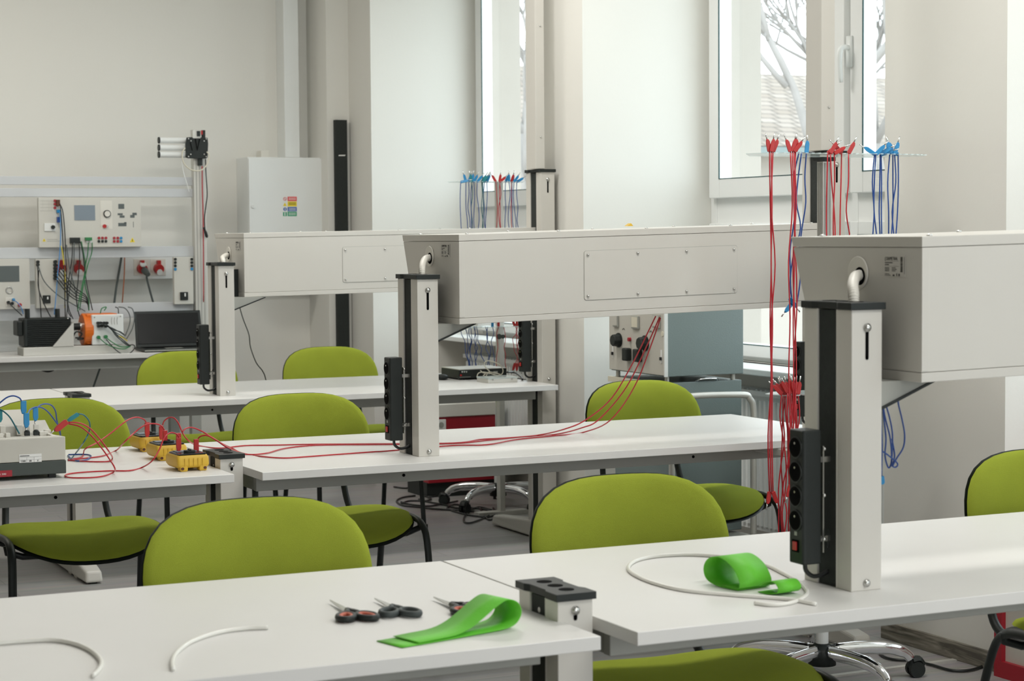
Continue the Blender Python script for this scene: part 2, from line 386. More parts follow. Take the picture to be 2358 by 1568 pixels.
# ================================================================== TABLES
ROWS = [dict(y=2.777, d=.795, xl=1.475, xs=1.537, xr=1.542, L=2.0, cx=2.057, cy=2.912, nm='nearest'),
        dict(y=5.152, d=.855, xl=1.606, xs=1.681, xr=1.686, L=2.035, cx=2.210, cy=5.291, nm='middle'),
        dict(y=7.545, d=.93, xl=1.765, xs=1.824, xr=1.83, L=1.975, cx=2.352, cy=7.72, nm='far')]
LEGN = dict(nearest='nearest row beside the scissors', middle='middle row', far='far row')
def desk(side, R, lab):
    y, d = R['y'], R['d']
    if side == 'l':
        x1 = R['xs']; x0 = x1-2.0
        poly = [(x0, y), (R['xl'], y), (R['xl'], R['cy']+.165), (x1, R['cy']+.165), (x1, y+d), (x0, y+d)]
        x1f = R['xl']
    else:
        x0 = R['xr']; x1 = x0+R['L']; poly = [(x0, y), (x1, y), (x1, y+d), (x0, y+d)]; x1f = x1
    t = thing('lab_table', lab, 'table', ((x0+x1)/2, y+d/2, 0), group='white laboratory tables')
    mb = MB().prism(poly, TZ-.023, TZ); obj('tabletop', mb, M['lam'], t, bev=.0015)
    a0, a1 = x0+.03, x1f-.035
    obj('apron', box(a0, a1, y+.15, y+.175, TZ-.072, TZ-.023), M['frame'], t, bev=.002)
    obj('apron', box(a0, a1, y+d-.175, y+d-.15, TZ-.072, TZ-.023), M['frame'], t, bev=.002)
    for xx in (a0, a1-.025): obj('cross_rail', box(xx, xx+.025, y+.175, y+d-.175, TZ-.07, TZ-.025), M['frame'], t)
    mb = MB()
    for xx in ((a0+.45, a0+1.43) if side == 'r' else (a0+.55, a1-.42)): mb.cyl((xx, y+.1505, TZ-.052), (xx, y+.148, TZ-.052), .0045, 12)
    obj('screw_hole', mb, M['hole'], t, split=1)
    xo = x0+.08 if side == 'l' else (x1-.14 if y < 3 else None)
    if xo:
        obj('leg', box(xo, xo+.06, y+.30, y+.44, .05, TZ-.023), M['powder'], t, bev=.002)
        obj('leg_foot', MB().box(xo-.005, xo+.065, y+.08, y+d-.08, .006, .06), M['powder'], t, bev=.01, seg=3)
    return t
desk('l', ROWS[0], 'white lab table with scissors and a folded green ribbon on it'); desk('r', ROWS[0], 'white lab table carrying the coiled white tube and green ribbon loop')
desk('l', ROWS[1], 'white lab table with yellow multimeters and a beige instrument on it'); desk('r', ROWS[1], 'white lab table crossed by three long red leads')
desk('l', ROWS[2], 'short stretch of white lab table beyond the green chair at far row, bare'); desk('r', ROWS[2], 'white lab table in far row with a black receiver on it')

# ================================================================== COLUMNS (stand on the floor, come through the tables)
def column(cx, cy, ztop, lab, tall=True, strip=True, zb=0):
    t = thing('service_column', lab, 'column', (cx+.033, cy+.075, zb), group='service columns')
    w, dp = .066, .150; g0, g1 = cy+.048, cy+.108
    mb = MB(); mb.box(cx, cx+w, cy, g0, zb, ztop-.013); mb.box(cx, cx+w, g1, cy+dp, zb, ztop-.013); mb.box(cx+.012, cx+w-.012, g0, g1, zb, ztop-.015)
    mb.box(cx-.0008, cx+.004, g0-.004, g0, zb, ztop-.013)
    obj('post', mb, M['powder'], t, bev=.0015)
    gm = MB(); gm.box(cx+.004, cx+.013, g0+.001, g1-.001, zb, ztop-.015); gm.box(cx+w-.013, cx+w-.004, g0+.001, g1-.001, zb, ztop-.015)
    obj('cable_channel', gm, M['rubber'], t, label='black foam cable channel')
    e = .005; cp = [(cx-e, cy-e), (cx+w+e, cy-e), (cx+w+e, g0-.012), (cx+w+e-.006, g0), (cx+w+e-.006, g1), (cx+w+e, g1+.012), (cx+w+e, cy+dp+e),
          (cx-e, cy+dp+e), (cx-e, g1+.012), (cx-e+.006, g1), (cx-e+.006, g0), (cx-e, g0-.012)]
    c = obj('cap', MB().prism(cp, ztop-.013, ztop), M['black'], t, bev=.001)
    hm = MB()
    for k in range(3): hm.cyl((cx+w/2, cy+.033+k*.042, ztop-.001), (cx+w/2, cy+.033+k*.042, ztop+.0006), .0135, 24)
    obj('cable_hole', hm, M['hole'], c, split=1)
    s = MB(); z = ztop-.045 if tall else ztop-.03
    s.cyl((cx+w/2, cy, z), (cx+w/2, cy-.003, z), .0075, 16); s.ball((cx+w/2, cy-.003, z), .006, 1, .6, 1)
    obj('screw', s, M['steel'], t, smooth=True)
    sl = MB(); sl.box(cx+w/2-.0035, cx+w/2+.0035, cy-.0006, cy+.002, z-(.055 if tall else .014), z-.008); sl.cyl((cx+w/2, cy-.0006, z-(.055 if tall else .014)), (cx+w/2, cy+.002, z-(.055 if tall else .014)), .0035, 12)
    obj('slot', sl, M['hole'], t)
    if tall:
        s = MB(); s.cyl((cx+w/2, cy, TZ+.014), (cx+w/2, cy-.003, TZ+.014), .0068, 16); s.ball((cx+w/2, cy-.003, TZ+.014), .005, 1, .6, 1)
        obj('screw', s, M['steel'], t, smooth=True)
    else:
        s = MB(); s.cyl((cx+.004, (g0+g1)/2, ztop-.04), (cx+.0035, (g0+g1)/2, ztop-.04), .0048, 12); obj('screw', s, M['steel'], t)
    if zb > 0:
        power_strip(cx, cy, lab); return t
    f = MB(); yc = cy+.075; zt, ze = .085, .05
    for sg in (-1, 1):
        L_ = (.235 if sg < 0 else (.19 if 5.3 < cy < 5.4 else .47))
        ya, yb_ = yc, yc+sg*L_
        f.add([(cx-.005, ya, 0.006), (cx+.071, ya, 0.006), (cx+.071, ya, zt), (cx-.005, ya, zt), (cx-.002, yb_, .006), (cx+.068, yb_, .006), (cx+.064, yb_-sg*.012, ze), (cx+.002, yb_-sg*.012, ze)],
              [(0, 1, 2, 3), (4, 7, 6, 5), (0, 4, 5, 1), (3, 2, 6, 7), (1, 5, 6, 2), (0, 3, 7, 4)] if sg > 0 else [(0, 3, 2, 1), (4, 5, 6, 7), (0, 1, 5, 4), (3, 7, 6, 2), (1, 2, 6, 5), (0, 4, 7, 3)])
    obj('foot', f, M['powder'], t, bev=.01, seg=3)
    gl = MB(); gl.cyl((cx+.033, yc-.2, 0), (cx+.033, yc-.2, .012), .018, 12); yg = .16 if 5.3 < cy < 5.4 else .42; gl.cyl((cx+.033, yc+yg, 0), (cx+.033, yc+yg, .012), .018, 12)
    obj('glide', gl, M['black'], t, split=1)
    if strip: power_strip(cx, cy, lab)
    return t
SL = {'grey post on the nearest table beside the green ribbon loop': 'black four-socket power strip on the nearest post, beside the ribbon loop',
      'grey post on the middle table between two green chairs': 'black four-socket power strip on the middle table post',
      'grey post on the far table beside the laptop': 'black four-socket power strip in front of the laptop',
      'tall grey post at the window end of the far table': 'black power strip on the far post beside the receiver',
      'tall grey post behind the comb rack of red and blue leads': 'black power strip behind the bunched red leads'}
def power_strip(cx, cy, lab):
    t = thing('power_strip', SL[lab], 'power strip', (cx-.04, cy+.08, TZ+.04), group='power strips on the columns')
    x0, x1, y0, y1, z0, z1 = cx-.066, cx-.026, cy+.056, cy+.103, TZ+.045, TZ+.29
    prof = [(x0+.003, y0), (x1, y0), (x1, y1), (x0+.003, y1), (x0, y1-.004), (x0, y0+.004)]
    obj('housing', MB().prism(prof, z0, z1), M['black'], t, bev=.003, seg=3)
    ym = (y0+y1)/2
    for k in range(4):
        zc = z1-.032-k*.0445
        s = MB(); n = 24
        s.cyl((x0+.0005, ym, zc), (x0-.002, ym, zc), .0205, n)
        so = obj('socket', s, M['black'], t, bev=.001)
        s = MB(); s.cyl((x0-.0018, ym, zc), (x0-.0023, ym, zc), .0175, n); obj('socket_well', s, M['hole'], so)
        s = MB(); s.cyl((x0-.002, ym-.002, zc+.008), (x0-.0045, ym-.002, zc+.008), .0024, 8); obj('earth_pin', s, M['steel'], so)
    s = MB(); s.box(x0-.0015, x0+.002, ym-.010, ym+.010, z0+.022, z0+.044); sw = obj('switch_bezel', s, M['hole'], t)
    s = MB(); s.box(x0-.004, x0+.001, ym-.006, ym+.006, z0+.025, z0+.041); obj('rocker_switch', s, M['red'], t, label='red rocker switch', bev=.001)
    s = MB()
    for k, h in enumerate((.007, .005, .008, .006)): s.box(x0-.0006, x0, ym-.004+.001*(k % 2), ym+.004, z0+.052+k*.010, z0+.052+k*.010+h)
    obj('maker_mark', s, M['frame'], t)
    b = MB(); b.box(cx-.022, cx-.019, cy+.058, cy+.074, z0+.02, z1-.03); b.box(cx-.026, cx+.0, cy+.062, cy+.07, z0+.04, z0+.05); b.box(cx-.026, cx+.0, cy+.062, cy+.07, z1-.06, z1-.05)
    br = obj('bracket', b, M['steel'], t)
    s = MB()
    for zz in (z1-.035, z1-.12, z0+.045): s.ball((cx-.020, cy+.056, zz), .0038)
    obj('bracket_screw', s, M['steel'], br, split=1, smooth=True)
    tie = MB(); tie.tube([(cx-.026, cy+.055, z0+.048), (cx-.018, cy+.0545, z0+.052), (cx-.014, cy+.05, z0+.062), (cx-.018, cy+.049, z0+.03)], .0009, 5); obj('cable_tie', tie, M['black'], br)
    c = MB(); c.tube([(cx-.046, ym, z0+.004), (cx-.044, ym, z0-.014), (cx-.028, ym, z0-.026), (cx-.006, ym, z0-.024), (cx+.006, ym, z0-.018)], .0042, 10)
    obj('supply_cable', c, M['blackwire'], t, smooth=True)
    return t
CAPZ = {0: 1.2215, 1: 1.233, 2: 1.243}
NEAR = {0: 'grey post on the nearest table beside the green ribbon loop', 1: 'grey post on the middle table between two green chairs', 2: 'grey post on the far table beside the laptop'}
for i, R in enumerate(ROWS):
    column(R['cx'], R['cy'], CAPZ[i], NEAR[i], zb=TZ)
    column(R['xr']-.077, R['cy'], TZ+(.047, .040, .032)[i], ['short stub post with a black cap beside the folded ribbon', 'short stub post with a black cap beside the yellow multimeters', 'short stub post with a black cap behind the green chair back, far table'][i], tall=False, strip=False)
# window side columns, taller, with a duct to the ceiling
def right_column(cx, cy, ztop, lab, ductw, dlab):
    column(cx, cy, ztop, lab)
    t = thing('cable_duct', dlab, 'duct', (cx+.02, cy+.03, ztop), group='ducts from the columns to the ceiling')
    obj('duct_body', box(cx-.02, cx-.02+ductw, cy+.01, cy+.10, ztop+.001, CEIL), M['powder'], t, bev=.002)
    s = MB()
    for zz in (ztop+.14, ztop+.62, ztop+1.1): s.ball((cx-.02+ductw*.55, cy+.009, zz), .004)
    obj('duct_screw', s, M['steel'], t, split=1, smooth=True)
right_column(3.805, 7.70, 1.632, 'tall grey post at the window end of the far table', .044, 'slim grey duct rising from the far column to the ceiling')
right_column(3.672, 5.33, 1.612, 'tall grey post behind the comb rack of red and blue leads', .052, 'grey duct rising past the window handle to the ceiling')

# ================================================================== INSTRUMENT BOXES
def inst_box(i, XLf, XR, yf, yb, zl, zr, label, hose_lab):
    R = ROWS[i]; H_ = .262
    t = thing('supply_box', label, 'supply box', ((XLf+XR)/2, (yf+yb)/2, zl-H_), group='overhead supply boxes')
    def zt(x): return zl+(zr-zl)*(x-XLf)/(XR-XLf)
    sl = .11   # the back face leans in toward the bottom
    def yback(dz): return yb-sl*dz/H_*.9
    def slab(d0, d1, x0, x1, e=0.0, yfo=0.0):
        vs = []
        for x in (x0, x1):
            for dz in (d1, d0):
                vs += [(x, yf-e+yfo, zt(x)-dz), (x, yback(dz)+e, zt(x)-dz)]
        # order: x0:(f,b)@d1 ,(f,b)@d0 ; x1 same
        return vs, [(0, 1, 3, 2)[::1], (4, 6, 7, 5), (0, 2, 6, 4), (1, 5, 7, 3), (2, 3, 7, 6), (0, 4, 5, 1)]
    b = MB(); vs, fs = slab(.020, H_-.018, XLf+.001, XR-.001); b.add(vs, [f[::-1] for f in fs]); obj('body', b, M['powder'], t, bev=.001)
    b = MB(); vs, fs = slab(0, .0192, XLf, XR, .0012); b.add(vs, [f[::-1] for f in fs]); obj('lid', b, M['powder'], t, bev=.0012)
    b = MB(); vs, fs = slab(H_-.0172, H_, XLf, XR, .0012); b.add(vs, [f[::-1] for f in fs]); obj('bottom_tray', b, M['powder'], t, bev=.0012)
    b = MB(); vs, fs = slab(.022, H_-.020, XLf+.0005, XLf+.017, .0010); b.add(vs, [f[::-1] for f in fs]); obj('end_profile', b, M['powder'], t, bev=.0008)
    # access plate
    if i != 0:
        x0, x1 = (at(1345, 620, yf).x, at(1697, 620, yf).x) if i == 1 else (at(789, 610, yf).x, at(789, 610, yf).x+.56)
        z1 = (at(1345, 578, yf).z if i == 1 else at(789, 569, yf).z)-zt(x0); z0 = (at(1345, 691, yf).z if i == 1 else at(789, 650, yf).z)-zt(x0)
        r = .008; pl = []
        for (cx_, cz_, a0) in ((x1-r, z1-r, 0), (x0+r, z1-r, 90), (x0+r, z0+r, 180), (x1-r, z0+r, 270)):
            for k in range(5): a = math.radians(a0+k*22.5); px = cx_+r*math.cos(a); pl.append((px, cz_+r*math.sin(a)+zt(px)))
        cxm = sum(p_[0] for p_ in pl)/len(pl); czm = sum(p_[1] for p_ in pl)/len(pl)
        gp = [(cxm+(p_[0]-cxm)*1.004, czm+(p_[1]-czm)*1.016) for p_ in pl]
        obj('plate_gap', MB().prism(gp, yf-.0006, yf+.001, 'y'), M['frame'], t)
        pt = obj('access_plate', MB().prism(pl, yf-.0018, yf+.001, 'y'), M['powder'], t)
        sm = MB()
        for k in range(4):
            xx = x0+.012+(x1-x0-.024)*k/3
            for zz in (z1-.012, z0+.012): sm.ball((xx, yf-.003, zt(xx)+zz), .0042)
        obj('plate_screw', sm, M['steel'], pt, split=1, smooth=True)
    sm = MB(); n = 5
    for k in range(n):
        xx = XLf+.04+(XR-XLf-.1)*k/(n-1)
        for yy in (yf+.03, yb-.05): sm.ball((xx, yy, zt(xx)+.001), .0055, 1, 1, .6)
    obj('lid_screw', sm, M['steel'], t, split=1, smooth=True)
    # grommet and hose on the end face
    gy = yf+.255*(yb-yf)/.43; gz = zl-.075
    gp = atx(*[(1978, 628), (990, 590), (527, 585)][i], XLf); gy, gz = gp.y, gp.z
    gm = MB(); gm.cyl((XLf, gy, gz), (XLf-.004, gy, gz), .031, 32); gr = obj('grommet', gm, M['cream'], t, bev=.0015)
    gm = MB(); gm.cyl((XLf-.0038, gy-.008, gz-.006), (XLf-.0045, gy-.008, gz-.006), .017, 24); obj('grommet_opening', gm, M['hole'], gr)
    hx, hy = R['cx']+.033, R['cy']+.040
    zc_ = CAPZ[i]; q0 = Vector((XLf+.006, gy-.008, gz-.004)); q3 = Vector((hx, hy, zc_-.004)); dz = gz-zc_
    pts = [q0, Vector((XLf-.012, q0.y-.004, gz-.005)), Vector((XLf-.034, hy+(q0.y-hy)*.72, zc_+dz*.82)), Vector((hx+.018, hy+(q0.y-hy)*.32, zc_+dz*.58)), Vector((hx+.003, hy+(q0.y-hy)*.06, zc_+dz*.28)), q3]
    sp = spline(pts, 14); hm = MB(); rad = [.0088 if k % 3 else .0105 for k in range(len(sp))]
    hm.tube(sp, rad, n=14, smooth=0); tag_h = obj('corrugated_hose', hm, M['cream'], t, smooth=True)
    # rating label, barcode strip
    P0 = atx(*[(2038, 590), (1017, 563), (543, 556)][i], XLf); s_ = .046/.046
    lw, lh = .040, .034
    lb = MB(); X_ = XLf-.0007
    def bar(u0_, v0_, u1_, v1_): lb.box(X_, X_-.0004, P0.y-u0_, P0.y-u1_, P0.z-v0_, P0.z-v1_)
    base = obj('rating_label', box(XLf, X_, P0.y+.002, P0.y-.062, P0.z+.002, P0.z-.037), M['powder'], t)
    bar(.001, .0085, .043, .0089); bar(.001, .011, .024, .0125); bar(.001, .0145, .013, .016); bar(.001, .018, .043, .0183)
    for v in (.0205, .0232, .0259): bar(.001, v, .010+.004*((v*1e4) % 3), v+.0013); bar(.022, v, .030+.003*((v*1e4) % 2), v+.0011)
    bar(.001, .0315, .014, .0325); bar(.001, .0340, .018, .0350); bar(.036, .031, .038, .036); bar(.025, .033, .030, .036); bar(.042, .0315, .046, .036)
    v = .001
    while v < .028: h_ = random.choice((.0006, .001, .0016)); bar(.048, v, .054, v+h_); v += h_+random.choice((.0003, .0006))
    bar(.0592, .001, .0598, .032)
    obj('label_print', lb, M['ink'], base)
    text('( DIAMETRAL', .0085, M['ink'], base, facing_left(Vector((X_-.0002, P0.y-.0005, P0.z-.0068))), wide=.78)
    # gusset bracket to the post
    cxr = R['cx']+.066
    g = MB(); g.prism([(cxr, zl-H_), (XLf+.045+.03, zl-H_), (cxr, zl-H_-.048)], R['cy']+.01, R['cy']+.14, 'y'); g2 = obj('support_bracket', g, M['frame'], t)
    g = MB(); g.prism([(cxr, zl-H_-.048), (XLf+.078, zl-H_+.001), (XLf+.078, zl-H_-.003), (cxr, zl-H_-.053)], R['cy']+.005, R['cy']+.145, 'y'); obj('bracket_edge', g, M['black'], g2)
    obj('shadow_plate', box(cxr, XLf, R['cy']+.125, R['cy']+.145, zl-H_-.002, CAPZ[i]-.03), M['black'], t)  # black plate doubles as the contact shadow between post and box
    return t
inst_box(0, 2.172, 3.60, 2.862, 3.28, 1.339, 1.366, 'light grey overhead supply box nearest, above the strip and ribbon loop', '')
inst_box(1, 2.322, 3.628, 5.243, 5.675, 1.349, 1.378, 'light grey overhead supply box with red leads hanging beneath it', '')
inst_box(2, 2.475, 3.895, 7.765, 8.17, 1.3615, 1.380, 'light grey overhead supply box behind the other two, near the cabinet', '')
# small yellow tag on top of the middle box
p = at(1445, 521, 5.5); o = obj('yellow_tag', MB().prism([(p.x-.012, 1.372), (p.x+.010, 1.372), (p.x+.002, 1.381)], 5.48, 5.50, 'y'), M['yellow']); tag(o, 'small yellow folded tag lying on top of the middle supply box', 'tag')

# ================================================================== CHAIRS
def pad(hw, hh, ex, th, curv, lowk=1.0, nr=9, na=48, back=False, n2=None):
    """rounded cushion in local u,v plane, thickness along w; returns (verts, faces)"""
    vs = []; fs = []
    def out(a):
        c, s = math.cos(a), math.sin(a)
        k = (abs(c)**ex+abs(s)**ex)**(-1/ex); return hw*c*k, hh*s*k
    rs = [0, .25, .5, .7, .84, .93, .98, 1.0]
    for sgn in (1, -1):
        base = len(vs)
        for ri, rho in enumerate(rs):
            for k in range(na):
                uu, vv = out(2*PI*k/na); uu *= rho; vv *= rho
                prof = (1-rho**3.2)**.5 if rho < 1 else 0
                w = (th if sgn > 0 else -th*.35)*prof
                vs.append((uu, vv*(lowk if vv < 0 else 1), w+curv(uu, vv)))
        m_ = len(rs)
        for r_ in range(m_-1):
            for k in range(na):
                a = base+r_*na+k; b = base+r_*na+(k+1) % na; c = base+(r_+1)*na+(k+1) % na; d = base+(r_+1)*na+k
                fs.append((a, d, c, b) if sgn > 0 else (a, b, c, d))
    return vs, fs
def make_chair():
    t = thing('visitor_chair', 'x', 'chair', group='green visitor chairs')
    # seat: u=x, v=y, w=z
    sv, sf = pad(.245, .215, 2.9, .034, lambda u_, v_: .030*(u_/.245)**2-.035*max(0, -v_/.215)**3+.012*max(0, v_/.215)**2)
    m_ = MB(); m_.add([(a, b, c+.415) for a, b, c in sv], sf); obj('seat', m_, M['green'], t, smooth=True, world=False)
    sv, sf = pad(.247, .217, 2.9, .010, lambda u_, v_: .030*(u_/.245)**2-.035*max(0, -v_/.215)**3+.012*max(0, v_/.215)**2)
    m_ = MB(); m_.add([(a, b, -c*1+.0) for a, b, c in [(a, b, -(c)) for a, b, c in sv]], sf); m_.v = [Vector((v.x, v.y, v.z+.404)) for v in m_.v]
    obj('seat_shell', m_, M['black'], t, smooth=True, world=False, label='black plastic seat underside')
    # backrest: u=x, v=along height, w toward the sitter (-y)
    cur = lambda u_, v_: .035*(u_/.24)**2
    bv, bf = pad(.241, .186, 3.1, .024, cur, .58); tl = math.radians(12)
    def B(a, b, c, off=0): return (a, .315+b*math.sin(tl)-(c+off)*math.cos(tl), .636+b*math.cos(tl)-(c+off)*math.sin(tl)*.0)
    m_ = MB(); m_.add([B(a, b, c) for a, b, c in bv], [f[::-1] for f in bf]); m_.f = [f[::-1] for f in m_.f]
    obj('backrest', m_, M['green'], t, smooth=True, world=False)
    bv, bf = pad(.2415, .1865, 3.1, .007, cur, .58)
    m_ = MB(); m_.add([B(a, b, c, -.012) for a, b, c in bv], bf); obj('back_shell', m_, M['black'], t, smooth=True, world=False, label='black plastic back shell')
    for s in (-1, 1):
        fl = MB(); fl.tube([(s*.252, -.235, .004), (s*.248, -.215, .20), (s*.243, -.195, .375), (s*.240, -.160, .425), (s*.238, -.10, .438), (s*.237, -.01, .436)], .0165, 10, flat=.62); obj('leg', fl, M['black'], t, smooth=True, world=False)
        rl = MB(); rl.tube([(s*.252, .275, .004), (s*.248, .235, .20), (s*.242, .180, .375), (s*.240, .13, .425), (s*.238, .06, .437), (s*.237, -.01, .436)], .0165, 10, flat=.62); obj('leg', rl, M['black'], t, smooth=True, world=False)
        ft = MB(); ft.cyl((s*.252, -.236, 0), (s*.252, -.235, .02), .017, 12); ft.cyl((s*.252, .277, 0), (s*.252, .275, .02), .017, 12); obj('foot_cap', ft, M['black'], t, split=1, world=False)
    u_ = MB()
    for s in (-1, 1): u_.tube([(s*.17, .02, .395), (s*.17, .20, .392), (s*.168, .275, .41), (s*.16, .315, .47), (s*.15, .345, .60)], .011, 8)
    obj('back_support', u_, M['black'], t, split=1, smooth=True, world=False)
    u_ = MB()
    for y in (-.13, .13): u_.tube([(-.246, y, .428), (-.2, y, .394), (.2, y, .394), (.246, y, .428)], .010, 8, smooth=2)
    obj('cross_bar', u_, M['black'], t, split=1, smooth=True, world=False)
    return t
chair = make_chair()
CH_ = [(1.224, 3.457, 1, 'lime green visitor chair behind the table with the scissors'), (2.052, 3.445, -2, 'lime green visitor chair behind the nearest table, in front of the white post base'),
       (1.378, 6.02, 0, 'lime green visitor chair behind the beige instrument and multimeters'), (2.180, 5.936, 0, 'lime green visitor chair between the multimeters and the middle post'),
       (3.462, 5.863, 2, 'lime green visitor chair in front of the blue grey machine'), (2.543, 8.56, 0, 'lime green visitor chair below the laptop, partly behind a power strip'),
       (3.236, 8.53, 0, 'lime green visitor chair under the black duct at the far table'), (3.165, 3.40, -5, 'lime green visitor chair cut by the picture edge, against the wall')]
for k, (x, y, a, lab) in enumerate(CH_):
    c = chair if k == 0 else copy_tree(chair)
    c.location = (x, y, 0); c.rotation_euler = (0, 0, math.radians(a)); c['label'] = lab
    if k == 2: c.scale = (1.01, 1.02, 1.013)

# ================================================================== SWIVEL STOOLS
def stool(px, py, rot, R_, lab, seatz=.50):
    t = thing('swivel_stool', lab, 'stool', (px, py, 0), group='chrome swivel stools')
    o = Vector((px, py, 0))
    h = MB(); h.cyl(o+Vector((0, 0, .055)), o+Vector((0, 0, .115)), .042, 24, .038); h.ball(o+Vector((0, 0, .088)), .045, 1, 1, .8); obj('hub', h, M['black'], t, smooth=True)
    for k in range(5):
        a = math.radians(rot+72*k); d = Vector((math.cos(a), math.sin(a), 0))
        arm = MB(); arm.tube([o+d*.025+Vector((0, 0, .095)), o+d*(R_*.45)+Vector((0, 0, .098)), o+d*(R_*.75)+Vector((0, 0, .092)), o+d*(R_*.93)+Vector((0, 0, .074)), o+d*R_+Vector((0, 0, .052))], [.022, .021, .019, .016, .012], n=14, flat=.85)
        ar = obj('base_arm', arm, M['chrome'], t, smooth=True)
        cs = MB(); q = o+d*R_; s = Vector((-d.y, d.x, 0))
        for sg in (-1, 1): cs.cyl(q+s*sg*.006+Vector((0, 0, .024))+d*.012, q+s*sg*.021+Vector((0, 0, .024))+d*.012, .024, 20)
        cs.cyl(q+Vector((0, 0, .028)), q+Vector((0, 0, .056)), .011, 12); cs.tube([q+d*.0+Vector((0, 0, .05)), q+d*.022+Vector((0, 0, .052)), q+d*.034+Vector((0, 0, .036))], .012, 8, flat=1.6)
        obj('caster', cs, M['black'], ar, bev=.002)
    g = MB(); g.cyl(o+Vector((0, 0, .11)), o+Vector((0, 0, .30)), .019, 24); obj('gas_lift_cover', g, M['cabw'], t, smooth=False)
    g = MB(); g.cyl(o+Vector((0, 0, .30)), o+Vector((0, 0, seatz-.05)), .012, 20); obj('gas_lift', g, M['chrome'], t)
    g = MB(); vs, fs = pad(.17, .17, 2.0, .03, lambda a, b: 0); g.add([(px+a, py+b, seatz-.03+c) for a, b, c in vs], fs); obj('seat', g, M['black'], t, smooth=True)
    g = MB(); g.tube([o+Vector((0, 0, seatz-.055)), o+Vector((-.05, -.05, seatz-.058)), o+Vector((-.13, -.10, seatz-.05))], .005, 6); obj('height_lever', g, M['black'], t, smooth=True)
h3 = on(1893, 1503, .09)
stool(h3.x, h3.y, -12, .29, 'chrome based swivel stool pushed under the nearest table', .42)
h2 = on(1168, 1108, .09)
stool(4.10, 8.80, -150, .27, 'chrome based swivel stool on casters under the far table', .64)

# ================================================================== LEADS AND WIRES
def wire(name, pts, r, m, lab, cat='cable', group=None, n=8, sm=6):
    o = obj(name, MB().tube(pts, r, n=n, smooth=sm), m, smooth=True)
    if lab: tag(o, lab, cat, group)
    return o
def plug(p, d, m, parent, L_=.045, w=.011, th=.0075, pin=True, side=None):
    """flat stackable banana plug: housing from p along d, pin beyond it"""
    d = Vector(d).normalized(); p = Vector(p)
    s = Vector(side) if side else Vector((1, -.3, 0)); s = (s-d*s.dot(d)).normalized(); n_ = d.cross(s)
    prof = [(-w*.42, 0), (w*.5, 0), (w*.5, L_*.78), (w*.22, L_), (-w*.30, L_), (-w*.5, L_*.72), (-w*.5, L_*.1)]
    b = MB(); k = len(prof); vs = [p+s*u_+d*v_+n_*(th/2*sg) for sg in (-1, 1) for u_, v_ in prof]
    b.add(vs, [tuple(range(k))[::-1], tuple(range(k, 2*k))]+[(i, (i+1) % k, k+(i+1) % k, k+i) for i in range(k)])
    h = obj('banana_plug', b, m, parent, bev=.001)
    if pin:
        q = p+d*L_-s*w*.12; obj('contact_pin', MB().cyl(q-d*.002, q+d*.018, .0021, 8), M['steel'], h, smooth=True)
    return h
ORD = ['leftmost', 'second from left', 'third from left', 'fourth from left', 'fifth from left', 'sixth from left', 'seventh from left', 'eighth from left', 'ninth from left', 'tenth from left', 'eleventh from left', 'twelfth from left']
def nth(k, n): return 'rightmost' if k == n-1 else ORD[k]
def hang(px_top, Y, y0, y1, col, lab, group, wig=4, spread=0, plug_up=True, plug_dn=False, seed=0, tilt=0, r=.0021, zt=None):
    rnd = random.Random(seed); n = 7; pts = []
    for k in range(n):
        t_ = k/(n-1); x = px_top+spread*t_+(rnd.uniform(-wig, wig) if 0 < k < n-1 else 0); pts.append(at(x, y0+(y1-y0)*t_, Y+rnd.uniform(-.006, .006)))
    wm, pm_ = {'r': ('redwire', 'red'), 'b': ('bluewire', 'blue'), 't': ('tealwire', 'teal')}[col]
    o = wire('test_lead', pts, r, M[wm], lab, 'test lead', group, n=6, sm=4)
    if plug_up: plug(pts[0]-Vector((0, 0, .004)), (math.sin(tilt)*.9, -math.sin(tilt)*.43, math.cos(tilt)), M[pm_], o, L_=.036, w=.012, side=(math.cos(tilt), -.4, -math.sin(tilt)))
    if plug_dn: plug(pts[-1]+Vector((0, 0, .004)), (math.sin(tilt), 0, -1), M[pm_], o, L_=.036, w=.012)
    return o

def comb(name_lab, poly_top, z, parent_z0, pole_xy, pole_lab, extra=None):
    pass
# --- lead stand in front of the middle window column
sx, sy = at(1907, 500, 4.91).x, 4.93
t = thing('lead_stand', 'aluminium stand holding comb racks of red and blue leads', 'lead stand', (sx, sy, 0), group='lead stands')
m_ = MB(); m_.box(sx-.016, sx+.016, sy-.016, sy+.016, .62, 1.56)
pr_ = MB()
for k in (-1, 0, 1): pr_.box(sx-.0168, sx-.0155, sy+k*.009-.003, sy+k*.009+.003, .62, 1.555); pr_.box(sx+k*.009-.003, sx+k*.009+.003, sy-.0168, sy-.0155, .62, 1.555)
po = obj('pole', m_, M['alu'], t, bev=.002); obj('groove', pr_, M['frame'], po)
obj('pole_cap', box(sx-.024, sx+.024, sy-.024, sy+.024, 1.56, 1.572), M['black'], t)
obj('table_clamp', MB().box(sx-.02, sx+.02, sy+.0225, 5.30, .655, .676).box(sx-.02, sx+.02, sy+.0225, sy+.03, .62, .70), M['alu'], t, bev=.002)
